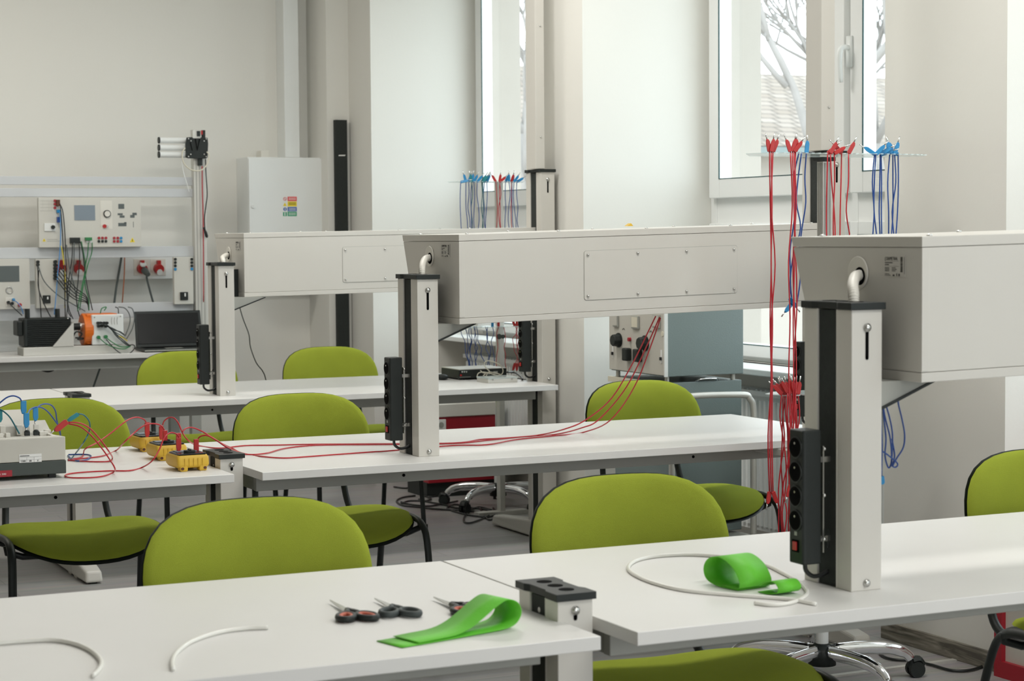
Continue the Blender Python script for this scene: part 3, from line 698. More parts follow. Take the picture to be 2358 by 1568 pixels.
def comb_plate(x0, x1, y0, y1, z, ch, parent, m, nt=26):
    pl = [(x0, (y0+y1)/2-.02)]; pl = []
    L_ = x1-x0; k = 0
    pl.append((x0, y0+.10))
    for i in range(nt):
        xa = x0+ch*.3+(L_-ch*.6)*i/nt; xb = x0+ch*.3+(L_-ch*.6)*(i+.45)/nt; xc = x0+ch*.3+(L_-ch*.6)*(i+1)/nt
        e = max(0, ch-(xa-x0))*.5+max(0, ch-(x1-xa))*.5
        pl += [(xa, y0+e), (xb, y0+e), (xb, y0+e+.022), (xc, y0+e+.022)]
    pl.append((x1, y0+.10)); pl.append((x1-ch, y1)); pl.append((x0+ch, y1))
    return obj('comb_plate', MB().prism(pl, z-.0012, z+.0012), m, parent)
comb_plate(at(1705, 352, 4.93).x, at(2111, 352, 4.93).x, 4.80, 5.04, 1.578, .10, t, M['acrylic'])
cp2 = comb_plate(at(1762, 906, 4.93).x, sx+.30, 4.83, 4.98, on(1800, 908, .87).z, .06, t, M['acrylic'], 16)
G = 'leads on the comb rack beside the window'
reds = [(1772, 'a', -10), (1776, 'a', 12), (1780, 'a', 22), (1820, 'b', -18), (1825, 'b', 14), (1829, 'b', 38), (1832, 'b', 5)]
for k, (x, g, tl) in enumerate(reds):
    yb_ = 1135 if g == 'a' else (1120 if k % 2 else 1085)
    hang(x, 4.80, 346, yb_, 'r', (nth(k, 3)+' long red lead in the outermost bunch of the window comb rack') if g == 'a' else (nth(sorted((0, 1, 3, 2)).index(k-3), 4)+' red lead in the second bunch of the window comb rack'), G, wig=5, plug_up=True, plug_dn=(k in (0, 2, 3, 5)), seed=k+20, tilt=math.radians(tl))
for k, (x, tl) in enumerate([(1846, -60), (1857, 5), (1840, 70)]):
    hang(x, 4.82, 350, [700, 700, 690][k], 'b', ('blue lead', 'blue lead with its plug upright', 'blue lead nearest the red bunch')[k]+' hanging between red bunches on the window comb rack', G, wig=9, seed=k+50, tilt=math.radians(tl), plug_up=(k == 1), plug_dn=(k != 1), spread=-22)
for k, (x, tl) in enumerate([(1906, 50), (1912, 30), (1921, 62), (1938, -40), (1954, 28)]):
    hang(x, 4.80, 350, 760, 'r', 'red lead in front of the aluminium pole on the comb rack, '+nth(k, 5), G, wig=6, seed=k+70, tilt=math.radians(tl), spread=(4, 10, 0, -8, -2)[k])
for k, (x, tl) in enumerate([(2014, -55), (2017, 45), (2027, 60), (2029, 75), (2049, -10), (2056, -18), (2060, 18), (2068, -72)]):
    hang(x, 4.82, 352, 760, 'b', 'blue lead at the wall end of the window comb rack, '+nth(k, 8), G, wig=5, seed=k+90, tilt=math.radians(tl), spread=(-6, -2, -10, 6, -6, 0, -8, -14)[k])
for k in range(12):
    x = 1800+k*3.4; jr = random.Random(k*7+3)
    hang(x, 4.86+jr.uniform(-.02, .03), 905+jr.uniform(-5, 3), 1236, 'r', 'red lead packed on the small lower comb rack, '+nth(k, 12), 'leads on the lower comb rack', wig=8, seed=k+120, tilt=math.radians(-40+k*4+jr.uniform(-14, 14)), spread=random.Random(k).uniform(-14, 10))
# lone plug and the blue coil under the nearest box
o = wire('test_lead', [at(*q, 3.05) for q in ((2068, 893), (2068, 925), (2077, 965), (2083, 1000), (2080, 1030), (2065, 1055), (2056, 1073), (2064, 1075), (2066, 1066), (2045, 1048), (2028, 1036), (2010, 1020))], .0016, M['bluewire'], 'blue test lead looping lowest beneath the nearest supply box', 'test lead', 'blue leads under the nearest box')
o = wire('test_lead', [at(*q, 3.06) for q in ((2031, 918), (2035, 960), (2040, 1010), (2038, 1050), (2046, 1077), (2053, 1060), (2050, 1010), (2038, 960), (2032, 920))], .0016, M['bluewire'], 'blue test lead looped twice beside the nearest post', 'test lead', 'blue leads under the nearest box')
o = wire('test_lead', [at(*q, 3.07) for q in ((2035, 917), (2048, 960), (2055, 1000), (2054, 1050), (2053, 1073), (2060, 1050), (2054, 1010))], .0016, M['bluewire'], 'blue test lead hanging as a narrow loop under the nearest box', 'test lead', 'blue leads under the nearest box')
o = wire('test_lead', [at(*q, 3.02) for q in ((2027, 900), (2028, 960), (2031, 1020), (2030, 1070), (2029.5, 1096))], .0016, M['bluewire'], 'blue test lead with its plug hanging straight down beside the nearest post', 'test lead', 'blue leads under the nearest box')
plug(at(2029.5, 1096, 3.02), (.15, 0, -1), M['blue'], o, L_=.016, w=.009, pin=False)

# --- lead stand behind the far table
sx, sy = 3.99, 8.53
t = thing('lead_stand', 'grey stand holding leads beside the far window', 'lead stand', (sx, sy, 0), group='lead stands')
po = obj('pole', box(sx-.014, sx+.014, sy-.02, sy+.02, .02, 1.60), M['alu'], t, bev=.002)
obj('stand_foot', MB().box(sx-.13, sx+.13, sy-.03, sy+.03, 0, .02), M['alu'], t)
zc = at(1120, 419, 8.45).z
comb_plate(at(1041, 419, 8.42).x, at(1213, 419, 8.42).x, 8.38, 8.56, zc, .05, t, M['acrylic'], 18)
zc2 = at(1120, 753, 8.40).z
comb_plate(at(1000, 753, 8.40).x, at(1200, 753, 8.4).x, 8.36, 8.52, zc2, .05, t, M['acrylic'], 18)
G = 'leads on the far comb rack'
for k, (x, c, tl) in enumerate([(1061, 'b', 80), (1073, 'b', -15), (1079, 'b', 20), (1086, 't', -10), (1087, 'b', 10), (1091, 'b', 30), (1099, 'b', 40), (1109, 't', 35), (1111, 't', 45), (1116, 'b', 30), (1121, 'b', 25),
                                (1142, 'r', -30), (1150, 'r', 10), (1151, 'r', 50), (1164, 'b', 25), (1172, 'b', 0), (1177, 'r', 20), (1180, 'b', 10), (1184, 'b', 35), (1190, 'b', 60)]):
    hang(x, 8.40, 417, 600, c, {'b': 'blue', 'r': 'red', 't': 'teal'}[c]+' lead on the upper comb rack of the far stand, '+(nth(k, 99) if k < 11 else ('middle red', 'second middle red', 'third middle red', 'right bunch first', 'right bunch second', 'right bunch third', 'right bunch fourth', 'right bunch fifth', 'rightmost')[k-11]), G, wig=3, seed=k+200, tilt=math.radians(tl), spread=(3, 4, 1, 2, 0, 3)[k % 6], r=.0018)
for k, x in enumerate([1061, 1070, 1081, 1084, 1091, 1093, 1097, 1118, 1123, 1134, 1148, 1160]):
    c = 'b' if k < 10 else 'r'
    hang(x, 8.40, 752, 850, c, {'b': 'blue', 'r': 'red'}[c]+' lead hanging behind the black receiver, '+nth(k, 12), G, wig=4, seed=k+230, plug_up=(k in (9, 10)), spread=(18, 12, 4, 2, 6, 6, 20, 6, 8, 2, -4, 6)[k], r=.0018)
for k, x in enumerate([1186, 1190, 1194]):
    hang(x, 8.40, 750, 838, 'r', nth(k, 3)+' red lead beside the power strip at the far window post', G, wig=6, seed=k+250, plug_up=True, plug_dn=True, tilt=math.radians(-20+20*k), r=.0018)
o = MB()
for x, r_ in ((1149, .013), (1158, .010)): q = at(x, 775, 8.41); o.cyl(q-Vector((0, .004, 0)), q+Vector((0, .004, 0)), r_, 10)
oo = obj('round_tag', o, M['darkgreen']); tag(oo, 'pair of dark round tags hanging among the far blue leads', 'tag')

# ================================================================== ON THE NEAREST TABLE
def scissors(tip, pv, hl, hr, inner, lab):
    tip, pv, hl, hr = [Vector(q) for q in (tip, pv, hl, hr)]
    c = (hl+hr)/2; t = thing('scissors', lab, 'scissors', (pv.x, pv.y, TZ), group='scissors on the table')
    for q, s in ((hl, -1), (hr, 1)):
        d = (tip-pv); n_ = Vector((-d.y, d.x, 0)).normalized(); z0 = TZ+.004+(.0016 if s > 0 else 0)
        b = MB(); pts = [tip, pv+n_*.0065, pv-n_*.0065-d*.12, pv+d*.4-n_*.004] if s > 0 else [tip, pv+d*.4+n_*.004, pv+n_*.0065-d*.12, pv-n_*.0065]
        b.prism([(v.x, v.y) for v in pts], z0, z0+.0015); bl = obj('blade', b, M['steel'], t)
        dd = (q-pv).normalized(); L_ = (q-pv).length; a = math.atan2(dd.y, dd.x)
        ring = [q+Matrix.Rotation(a, 3, 'Z') @ Vector((math.cos(k*2*PI/16)*.024, math.sin(k*2*PI/16)*.0145, 0)) for k in range(16)]
        hm = MB(); hm.tube([v+Vector((0, 0, .0065)) for v in ring], .0058, 8, smooth=2, closed=True, flat=.8)
        hm.tube([pv+Vector((0, 0, .006)), pv.lerp(q, .35)+Vector((0, 0, .0065)), q-dd*.024+Vector((0, 0, .0065))], [.006, .0065, .0055], 8)
        h = obj('handle', hm, M['black'] if inner else M['greyh'], t, smooth=True)
        if inner:
            hm = MB(); ring = [q+Matrix.Rotation(a, 3, 'Z') @ Vector((math.cos(k*2*PI/16)*.0195, math.sin(k*2*PI/16)*.010, 0)) for k in range(16)]
            hm.tube([v+Vector((0, 0, .0068)) for v in ring], .0042, 6, smooth=2, closed=True, flat=1.2); obj('grip_liner', hm, M['coral'], h, smooth=True, label='coral red grip lining')
    obj('pivot_screw', MB().cyl(pv+Vector((0, 0, .004)), pv+Vector((0, 0, .0095)), .004, 12), M['steel'], t)
M['greyh'] = mat('dark_grey_grip', (.045, .055, .055), .6); M['coral'] = mat('coral_grip', (.50, .12, .07), .6)
scissors(on(759, 1389, TZ), on(800, 1414, TZ), on(797, 1429, TZ), on(845, 1427, TZ), True, 'open scissors with coral lined handles, first of the row')
scissors(on(862, 1385, TZ), on(903, 1405, TZ), on(896, 1418, TZ), on(944, 1418, TZ), False, 'scissors with all dark grey handles')
scissors(on(998, 1382, TZ), on(1040, 1400, TZ), on(1062, 1415, TZ), on(1098, 1405, TZ), True, 'scissors half hidden under the folded green ribbon')

def ribbon(path, wv, m, name, lab, th=.0012):
    mb = MB(); path = spline([Vector(p) for p in path], 6); wv = Vector(wv)
    vs = []
    for p in path: vs += [p-wv*.5, p+wv*.5]
    mb.add(vs, [(2*i, 2*i+1, 2*i+3, 2*i+2) for i in range(len(path)-1)])
    o = obj(name, mb, m, smooth=True, solid=th); tag(o, lab, 'ribbon', 'green ribbons'); return o
# folded ribbon: centre line on the table plane from flat end to the curl
A = (on(868, 1478)+on(925, 1493))/2; Bc = (on(1112, 1418)+on(1172, 1446))/2
wv = (on(925, 1493)-on(868, 1478)); wv = wv.normalized()*.068
dirv = Vector((-wv.y, wv.x, 0)).normalized()
if dirv.x < 0: dirv = -dirv
Bc = A+dirv*.215
def RP(s, z): return A+dirv*s+Vector((0, 0, z-TZ)) if False else Vector((A.x+dirv.x*s, A.y+dirv.y*s, TZ+z))
Lr = .225
ribbon([RP(0, .0015), RP(.08, .0015), RP(.15, .002), RP(Lr-.015, .003), RP(Lr+.010, .010), RP(Lr+.020, .026), RP(Lr+.012, .043), RP(Lr-.010, .050), RP(Lr-.035, .041), RP(Lr-.062, .026), RP(Lr-.090, .013), RP(Lr-.12, .0065), RP(.06, .0052), RP(.033, .0045)], wv, M['ribbon'], 'ribbon', 'green satin ribbon folded over on itself beside the scissors')
# standing loop
ax = Vector((math.cos(math.radians(8)), math.sin(math.radians(8)), 0))*.075; cr_ = Vector((math.sin(math.radians(8)), -math.cos(math.radians(8)), 0))
cc = (on(1655, 1352)+on(1758, 1350))/2+Vector((0, .012, 0)); cc.z = TZ
def LP(c_, z_, sh=0): return Vector((cc.x+cr_.x*c_+sh, cc.y+cr_.y*c_, TZ+z_))
ribbon([LP(.046, .0025), LP(.02, .0018), LP(-.02, .003), LP(-.046, .012), LP(-.052, .032), LP(-.036, .050), LP(-.004, .055), LP(.030, .042), LP(.048, .022), LP(.050, .010), LP(.042, .0045), LP(.0, .0045)], ax, M['ribbon'], 'ribbon', 'green satin ribbon standing as a wide loop inside the white tube')
c2 = (on(1768, 1368)+on(1825, 1362))/2
def TP(c_, z_): return Vector((c2.x-.004-cr_.x*c_, c2.y-cr_.y*c_, TZ+z_))
o = ribbon([TP(.025, .0015), TP(0, .0015), TP(-.025, .006), TP(-.03, .016), TP(-.018, .025), TP(.004, .022), TP(.022, .012)], ax*.72, M['ribbon'], 'ribbon', 'short green ribbon end curled beside the larger loop')
# white tubes
def tubeobj(px, lab, r=.0036):
    o = MB().tube([on(x, y, TZ+r) for x, y in px], r, n=12, smooth=8); ob = obj('plastic_tube', o, M['whitetube'], smooth=True); tag(ob, lab, 'tube', 'white plastic tubes')
Z1 = lambda L_: [(x/3.369, 1400+y/3.369) for x, y in L_]
tubeobj([(-120, 1492)]+Z1([(0, 272), (200, 256), (400, 248), (550, 268), (680, 315), (760, 375), (786, 430), (765, 480), (718, 528)]), 'white plastic tube curving in from the picture edge')
tubeobj(Z1([(1340, 472), (1338, 410), (1380, 335), (1500, 252), (1700, 187), (1900, 158), (2080, 150)]), 'short white plastic tube bent in a quarter arc')
Z2 = lambda L_: [(1380+x/3.52, 1220+y/3.52) for x, y in L_]
tubeobj(Z2([(1755, 600), (1500, 558), (1100, 528), (700, 490), (450, 432), (290, 365), (236, 310), (290, 252), (450, 215), (700, 200), (950, 212), (1150, 240), (1350, 285), (1480, 345), (1600, 412), (1675, 480), (1680, 525), (1610, 572), (1500, 600), (1380, 606), (1260, 592)]), 'long white plastic tube coiled in a ring around the ribbon loop')

# ================================================================== ON THE MIDDLE TABLE, left
# beige bench instrument
p0 = on(154, 1100); x1 = 1.181; yf = 5.30; x0 = .78; yb_ = yf+.30
t = thing('bench_instrument', 'beige bench instrument with knobs and a red display, blue plugs on top', 'instrument', ((x0+x1)/2, (yf+yb_)/2, TZ))
zb = TZ+.012
obj('base_body', box(x0, x1, yf, yb_, zb, zb+.036), M['darkgreen'], t, bev=.002)
sc = MB(); sc.m = 0; sc.prism([(yf, zb+.037), (yb_-.05, zb+.037), (yb_-.05, zb+.125), (yf+.16, zb+.092), (yf, zb+.100)], x0, x1-.001, 'x'); obj('casing', sc, M['beige'], t, bev=.002)
# tray rim and knob rows on the top
zt_ = zb+.097
rm_ = MB(); rm_.box(x0, x1-.012, yf+.012, yf+.03, zt_, zt_+.004); rm_.box(x1-.03, x1-.02, yf+.03, yf+.16, zt_-.002, zt_+.004); obj('tray_rim', rm_, M['cream'], t)
hs = MB(); hs.prism([(yf+.165, zb+.09), (yf+.29, zb+.09), (yf+.29, zb+.150), (yf+.275, zb+.155), (yf+.165, zb+.118)], x0, x1-.062, 'x'); obj('rear_housing', hs, M['beige'], t, bev=.002)
for k, (x, mt_) in enumerate([(12, 'cream'), (125, 'cream'), (445, 'black'), (592, 'black'), (680, 'cream'), (750, 'cream')]):
    q = at(x/7.127, 900+685/7.127, yf+.10)
    if mt_ == 'black': b = MB().box(q.x-.007, q.x+.007, yf+.095, yf+.108, zt_, zt_+.012).ball((q.x, yf+.1, zt_+.012), .007, 1, .9, .6)
    else: b = MB().box(q.x-.006, q.x+.006, yf+.092, yf+.11, zt_-.002, zt_+.010)
    obj('knob', b, M[mt_], t, bev=.001)
for k, x in enumerate((20, 290, 570, 680)):
    q = at(x/7.127, 900+590/7.127, yf+.18)
    b = MB().box(q.x-.008, q.x+.006, yf+.15, yf+.163, zb+.095, zb+.122) if k < 3 else MB().cyl((q.x+.003, yf+.12, zt_), (q.x+.003, yf+.12, zt_+.012), .010, 16)
    obj('terminal', b, M['cream'], t, bev=.001)
q0 = at(44, 1047, yf); q1 = at(96, 1063, yf); lb = obj('inventory_label', box(q0.x, q1.x, yf-.0008, yf, q1.z, q0.z), M['white'], t)
lp = MB(); w_ = q1.x-q0.x; h_ = q0.z-q1.z
for v in (.34, .66): lp.box(q0.x, q1.x, yf-.0012, yf-.0008, q0.z-h_*v-.0001, q0.z-h_*v+.0001)
for u_ in (.33, .66): lp.box(q0.x+w_*u_-.0001, q0.x+w_*u_+.0001, yf-.0012, yf-.0008, q1.z, q0.z-h_*.34)
lp.box(q0.x+.002, q0.x+w_*.45, yf-.0012, yf-.0008, q0.z-h_*.22, q0.z-h_*.14)
obj('label_grid', lp, M['ink'], lb)
for s_, u_ in (('5388', .06), ('88', .44), ('6', .80)): text(s_, h_*.30, M['ink'], lb, facing_cam(Vector((q0.x+w_*u_, yf-.0011, q1.z+h_*.08))))
q0 = at(-30, 1086, yf); q1 = at(28, 1097, yf); dp_ = obj('display', box(q0.x, q1.x, yf-.001, yf, q1.z, q0.z+.0005), M['redmetal'], t, label='dark red display')
q = at(0, 1091, yf); text('S 300', .0066, M['white'], dp_, facing_cam(Vector((at(-2, 1092, yf).x, yf-.0014, at(0, 1092, yf).z-.0022))), wide=1.25)
for xx in (x0+.03, x1-.042):
    for yy in (yf+.02, yb_-.05): obj('rubber_foot', box(xx, xx+.018, yy, yy+.02, TZ, zb), M['black'], t)

# yellow multimeters
def meter(cx, cy, rz, first, lab):
    t = thing('multimeter', lab, 'multimeter', (cx, cy, TZ), rz, 'yellow multimeters')
    return t
def build_meter():
    t = thing('multimeter', 'x', 'multimeter', (0, 0, TZ), 0, 'yellow multimeters')
    # local: x width .094, y length .19 (front end at y=0), z up
    L_, w, h = .190, .092, .050
    prof = [(0, .013), (.004, .040), (.012, .047), (.030, .050), (L_-.02, .050), (L_-.004, .044), (L_, .034), (L_, .014), (L_-.03, .008), (.03, .008)]
    b = MB(); b.prism(prof, -w/2, w/2, 'x'); obj('holster', b, M['yellow'], t, bev=.009, seg=4, world=False, smooth=True)
    b = MB()
    for k in range(5): b.box(-.026+k*.013-.001, -.026+k*.013+.001, -.0012, .002, .016, .040)
    obj('grip_rib', b, M['yellow'], t, world=False, bev=.0008)
    for s in (-1, 1):
        f = MB(); f.box(s*.028-.011, s*.028+.011, .002, .045, 0, .018); obj('holster_foot', f, M['yellow'], t, bev=.004, world=False)
        f = MB(); f.cyl((s*.033, .0, .009), (s*.033, .003, .009), .0045, 12); obj('foot_notch', f, M['brownink'], t, world=False)
    f = MB(); f.box(-.02, .02, .11, .17, 0, .010); obj('rear_foot', f, M['black'], t, world=False)
    b = MB(); b.prism([(-.038, .016), (.038, .016), (.042, .03), (.042, .15), (.030, .172), (-.030, .172), (-.042, .15), (-.042, .03)], .046, .0525); f = obj('face', b, M['glassdark'], t, bev=.002, world=False)
    b = MB(); b.box(-.030, .030, .10, .155, .0525, .0545); obj('display_window', b, M['screen'], f, world=False)
    b = MB(); b.cyl((0, .062, .0525), (0, .062, .060), .017, 24); b.box(-.003, .003, .046, .078, .060, .064); obj('selector_dial', b, M['black'], f, world=False, bev=.001)
    b = MB(); b.cyl((.028, .03, .0525), (.028, .03, .0535), .005, 12); obj('socket_ring', b, M['red'], f, world=False)
    return t
m1 = on(447, 1086); m2 = on(406, 1064.5); m3 = on(358, 1043)
MS = [(1.527, 5.272, 0, 'yellow multimeter nearest the stub post, front of the three'), (1.538, 5.475, 0, 'yellow multimeter in the middle of the three'), (1.548, 5.700, 0, 'yellow multimeter at the back of the three')]
m1c = on(447, 1085); 
MS[0] = (m1c.x, m1c.y, 2, MS[0][3])
a_ = on(385, 1062); MS[1] = (a_.x+.02, a_.y+.012, 2, MS[1][3]); b_ = on(345, 1042); MS[2] = (b_.x+.02, b_.y+.02, 2, MS[2][3])
base_m = build_meter()
for k, (x, y, a, lab) in enumerate(MS):
    c = base_m if k == 0 else copy_tree(base_m)
    c.location = (x, y, TZ); c.rotation_euler = (0, 0, math.radians(a)); c['label'] = lab; c.scale = (.98, .62, .92)
Z3 = lambda L_, Y: [at(x/3.3686, 880+y/3.3686, Y if not isinstance(Y, tuple) else Y[0]+(Y[1]-Y[0])*i/(len(L_)-1)) for i, (x, y) in enumerate(L_)]
Z3t = lambda L_, z=TZ+.003: [on(x/3.3686, 880+y/3.3686, z) for x, y in L_]
def tlead(pts, m, lab, r=.0021, grp='leads around the multimeters'):
    o = wire('test_lead', pts, r, M[m], lab, 'test lead', grp, n=8, sm=6); return o
YM = [5.36, 5.58, 5.80]
# red leads
o = tlead(Z3([(1140, 322), (1115, 288), (1055, 272), (980, 300), (860, 395), (760, 465), (665, 515)], (5.84, 5.62))+Z3t([(648, 548), (640, 575), (600, 590), (530, 597)]), 'redwire', 'red lead arching from the rear multimeter toward the beige instrument')
plug(at(338.5, 972, 5.80), (0, 0, -1), M['red'], o, L_=0.045, w=.014, side=(1, 0, 0), pin=False)
o = tlead(Z3([(1275, 372), (1250, 338), (1200, 322), (1130, 330), (1050, 385), (960, 470)], (5.62, 5.58))+Z3t([(900, 530), (790, 573), (640, 592), (530, 606)]), 'redwire', 'red lead arching from the middle multimeter toward the beige instrument')
plug(at(380, 991, 5.60), (0, 0, -1), M['red'], o, L_=0.041, w=.013, side=(1, 0, 0), pin=False)
o = tlead(Z3([(1262, 330), (1275, 300), (1310, 275), (1350, 278), (1385, 320), (1420, 400), (1470, 460)], (5.80, 5.66))+Z3t([(1540, 492), (1700, 512), (1900, 492), (2130, 488), (2400, 482), (2650, 480), (2900, 478)])+[on(1044, 1020, TZ+.003), on(1105, 1012, TZ+.003), on(1156, 1009, TZ+.003), on(1238, 1002, TZ+.003)]+[at(1300, 988, 5.47), at(1350, 966, 5.44), at(1409, 916, 5.42), at(1457, 836, 5.42), at(1492, 765, 5.42), at(1510, 728, 5.42)], 'redwire', 'red lead running along the middle table and up under the box, uppermost')
plug(at(371, 981, 5.80), (0, 0, -1), M['red'], o, L_=0.041, w=.013, side=(1, 0, 0), pin=False)
o = tlead(Z3([(1415, 385), (1440, 360), (1490, 352), (1560, 378), (1640, 425), (1720, 475)], (5.42, 5.46))+Z3t([(1800, 512), (1900, 558), (2060, 552), (2200, 515), (2400, 492), (2650, 485), (2900, 484)])+[on(1044, 1021, TZ+.003), on(1120, 1014, TZ+.003), on(1200, 1006, TZ+.003), on(1280, 1000, TZ+.003)]+[at(1340, 985, 5.47), at(1380, 965, 5.44), at(1442, 892, 5.42), at(1490, 795, 5.42), at(1519, 730, 5.42)], 'redwire', 'red lead along the middle table and up under the box, between two others')
plug(at(411, 997, 5.42), (0, 0, -1), M['red'], o, L_=0.053, w=.014, side=(1, 0, 0), pin=False)
o = tlead(Z3([(1535, 440), (1560, 418), (1610, 415), (1680, 452), (1770, 510)], (5.40, 5.36))+Z3t([(1900, 555), (2050, 578), (2200, 588), (2350, 580), (2550, 565), (2900, 540), (3000, 534)])+[on(1040, 1026, TZ+.003), on(1120, 1024, TZ+.003), on(1190, 1012, TZ+.003), on(1290, 1002, TZ+.003), on(1345, 995, TZ+.003)]+[at(1406, 967, 5.44), at(1461, 890, 5.42), at(1497, 801, 5.42), at(1521, 732, 5.42)], 'redwire', 'red lead along the middle table and up under the box, lowest')
plug(at(451.5, 1011, 5.36), (0, 0, -1), M['red'], o, L_=0.041, w=.014, side=(1, 0, 0), pin=False)
o = tlead(Z3([(1395, 442), (1372, 405), (1325, 392), (1275, 430), (1235, 525), (1180, 610)], (5.36, 5.30))+Z3t([(1100, 662), (1000, 686), (850, 688), (650, 698), (530, 712), (506, 730), (560, 741), (700, 740), (800, 728), (880, 698)])+Z3([(890, 665), (845, 590), (780, 500), (700, 405), (620, 345), (530, 322)], (5.24, 5.40)), 'redwire', 'red lead looping flat on the table in front of the beige instrument')
plug(at(411, 1008, 5.355), (0, 0, -1), M['red'], o, L_=0.037, w=.014, side=(1, 0, 0), pin=False)
q = at(154, 970, 5.40); plug(q, (-1, -.1, -.72), M['red'], o, L_=.042, w=.016, side=(.5, 0, -1), th=.01)
o = tlead(Z3([(530, 312), (620, 318), (700, 360), (780, 448), (850, 545)], (5.41, 5.40))+Z3t([(872, 590), (840, 614), (700, 616), (530, 604)]), 'redwire', 'red lead arching from the red plug down to the table behind the instrument')
# blue leads
o = tlead(Z3([(-40, 200), (0, 160), (55, 118), (105, 106), (150, 122), (168, 148)], 5.44), 'bluewire', 'blue lead entering at the picture edge into the tall double plug')
o.data.materials[0] = M['bluewire']
plug(at(54, 923, 5.44), (0, 0, -1), M['blue'], o, L_=.036, w=.015, side=(1, 0, 0), pin=False)
o = tlead(Z3([(215, 250), (232, 215), (270, 195), (320, 196), (370, 228), (420, 290), (458, 350), (470, 410)], (5.42, 5.62)), 'bluewire', 'blue lead from the lower half of the tall double plug')
plug(at(60.5, 951, 5.42), (0, 0, -1), M['blue'], o, L_=.040, w=.015, side=(1, 0, 0))
o = tlead(Z3([(288, 205), (305, 182), (350, 168), (400, 180), (430, 225), (442, 300), (468, 410)], (5.48, 5.66)), 'bluewire', 'blue lead from the single blue plug on the instrument')
plug(at(81.5, 939, 5.48), (0, 0, -1), M['blue'], o, L_=.036, w=.014, side=(1, 0, 0))
o = tlead(Z3([(-10, 208), (30, 228), (75, 270), (115, 335), (150, 400)], (5.46, 5.40)), 'tealwire', 'dark teal lead dropping onto the instrument top')
plug(at(-1, 942, 5.46), (0, 0, -1), M['teal'], o, L_=.036, w=.014, side=(1, 0, 0), pin=False)
o = tlead(Z3([(607, 245), (650, 255), (690, 300), (697, 355), (680, 410), (640, 480)], (5.42, 5.50))+Z3t([(590, 548), (555, 590), (528, 603)]), 'tealwire', 'teal lead curving down from the teal plug behind the instrument')
q = at(180, 953, 5.42); plug(q, (-1, 0, -.62), M['teal'], o, L_=.034, w=.011, side=(.6, 0, -1), pin=False, th=.01)
o = tlead(Z3t([(530, 562), (600, 560), (680, 562), (706, 576), (665, 603), (600, 611), (555, 595), (526, 568)]), 'bluewire', 'blue lead lying in a flat loop beside the instrument')

# ================================================================== ON THE FAR TABLE
t = thing('receiver', 'flat black receiver with rear sockets on the far table', 'receiver', (3.72, 8.2, TZ), group=None)
fx0 = on(1057, 871); fx1 = on(1167, 862); bx = on(1010, 864)
ya, yb2 = 8.02, 8.22
xa, xb = at(1057, 865, ya).x, at(1167, 862, ya).x
obj('housing', box(xa, xb, ya, yb2, TZ+.006, TZ+.045), M['black'], t, bev=.003)
obj('top_cover', box(xa+.002, xb-.002, ya+.002, yb2-.002, TZ+.045, TZ+.048), M['alu'], t)
m_ = MB()
for k, x in enumerate((1063, 1068, 1073)): q = at(x, 856, ya); m_.cyl((q.x, ya, q.z), (q.x, ya-.006, q.z), .004, 10)
obj('socket', m_, M['steel'], t, split=1); q = at(1061, 864, ya); obj('socket', MB().cyl((q.x, ya, q.z), (q.x, ya-.005, q.z), .004, 10), M['red'], t, label='red socket')
m_ = MB(); m_.box(at(1058, 867, ya).x, at(1084, 867, ya).x, ya-.0005, ya, TZ+.012, TZ+.014); m_.box(at(1120, 855, ya).x, at(1128, 855, ya).x, ya-.0005, ya, TZ+.02, TZ+.03); m_.box(at(1136, 855, ya).x, at(1146, 855, ya).x, ya-.0005, ya, TZ+.02, TZ+.034)
obj('port_print', m_, M['frame'], t)
obj('rubber_foot', MB().box(xa+.01, xa+.03, ya+.01, ya+.03, TZ, TZ+.006).box(xb-.03, xb-.01, ya+.01, ya+.03, TZ, TZ+.006).box(xa+.01, xb-.01, yb2-.03, yb2-.01, TZ, TZ+.006), M['black'], t, split=1)
q0 = on(1103, 876); q1 = on(1192, 880)
t = thing('small_box', 'small clear grey flat box on the far table edge', 'box', ((q0.x+q1.x)/2, 7.82, TZ))
xa, xb = at(1124, 880, 7.78).x, at(1192, 880, 7.78).x
obj('box_body', box(xa, xb, 7.78, 7.90, TZ, TZ+.018), M['steel2'] if 'steel2' in M else M['alu'], t, bev=.002); obj('box_lid', box(xa-.001, xb+.001, 7.779, 7.901, TZ+.018, TZ+.024), M['acrylic'], t)
o = MB(); o.box(xa+.02, xa+.026, 7.777, 7.78, TZ+.012, TZ+.02); o.box(xb-.03, xb-.024, 7.777, 7.78, TZ+.012, TZ+.02); obj('latch', o, M['frame'], t, split=1)
Z6 = lambda L_, Y: [at(980+x/5.226, 700+y/5.226, Y) for x, y in L_]
o = wire('cable_coil', Z6([(660, 800), (700, 830), (770, 815), (720, 760), (710, 705), (750, 682), (830, 700), (900, 740), (930, 790), (920, 840), (860, 860), (780, 835), (700, 820), (640, 830), (622, 870), (650, 900), (720, 880), (760, 820), (900, 850), (820, 880), (700, 870), (720, 840)], 7.93), .0024, M['creamwire'], 'cream cable coiled loosely on top of the small clear box', 'cable')
o = obj('computer_mouse', MB().ball(on(1018, 874)+Vector((0, 0, .012)), .03, .9, 1.5, .45), M['black'], smooth=True); tag(o, 'black computer mouse beside the receiver, half behind the post', 'mouse')
o = wire('power_cable', [on(1168, 857, TZ+.012), on(1185, 858, TZ+.006), on(1200, 868, TZ+.006), on(1203, 874, TZ+.006)], .004, M['blackwire'], 'black cable leaving the receiver across the table corner', 'cable')

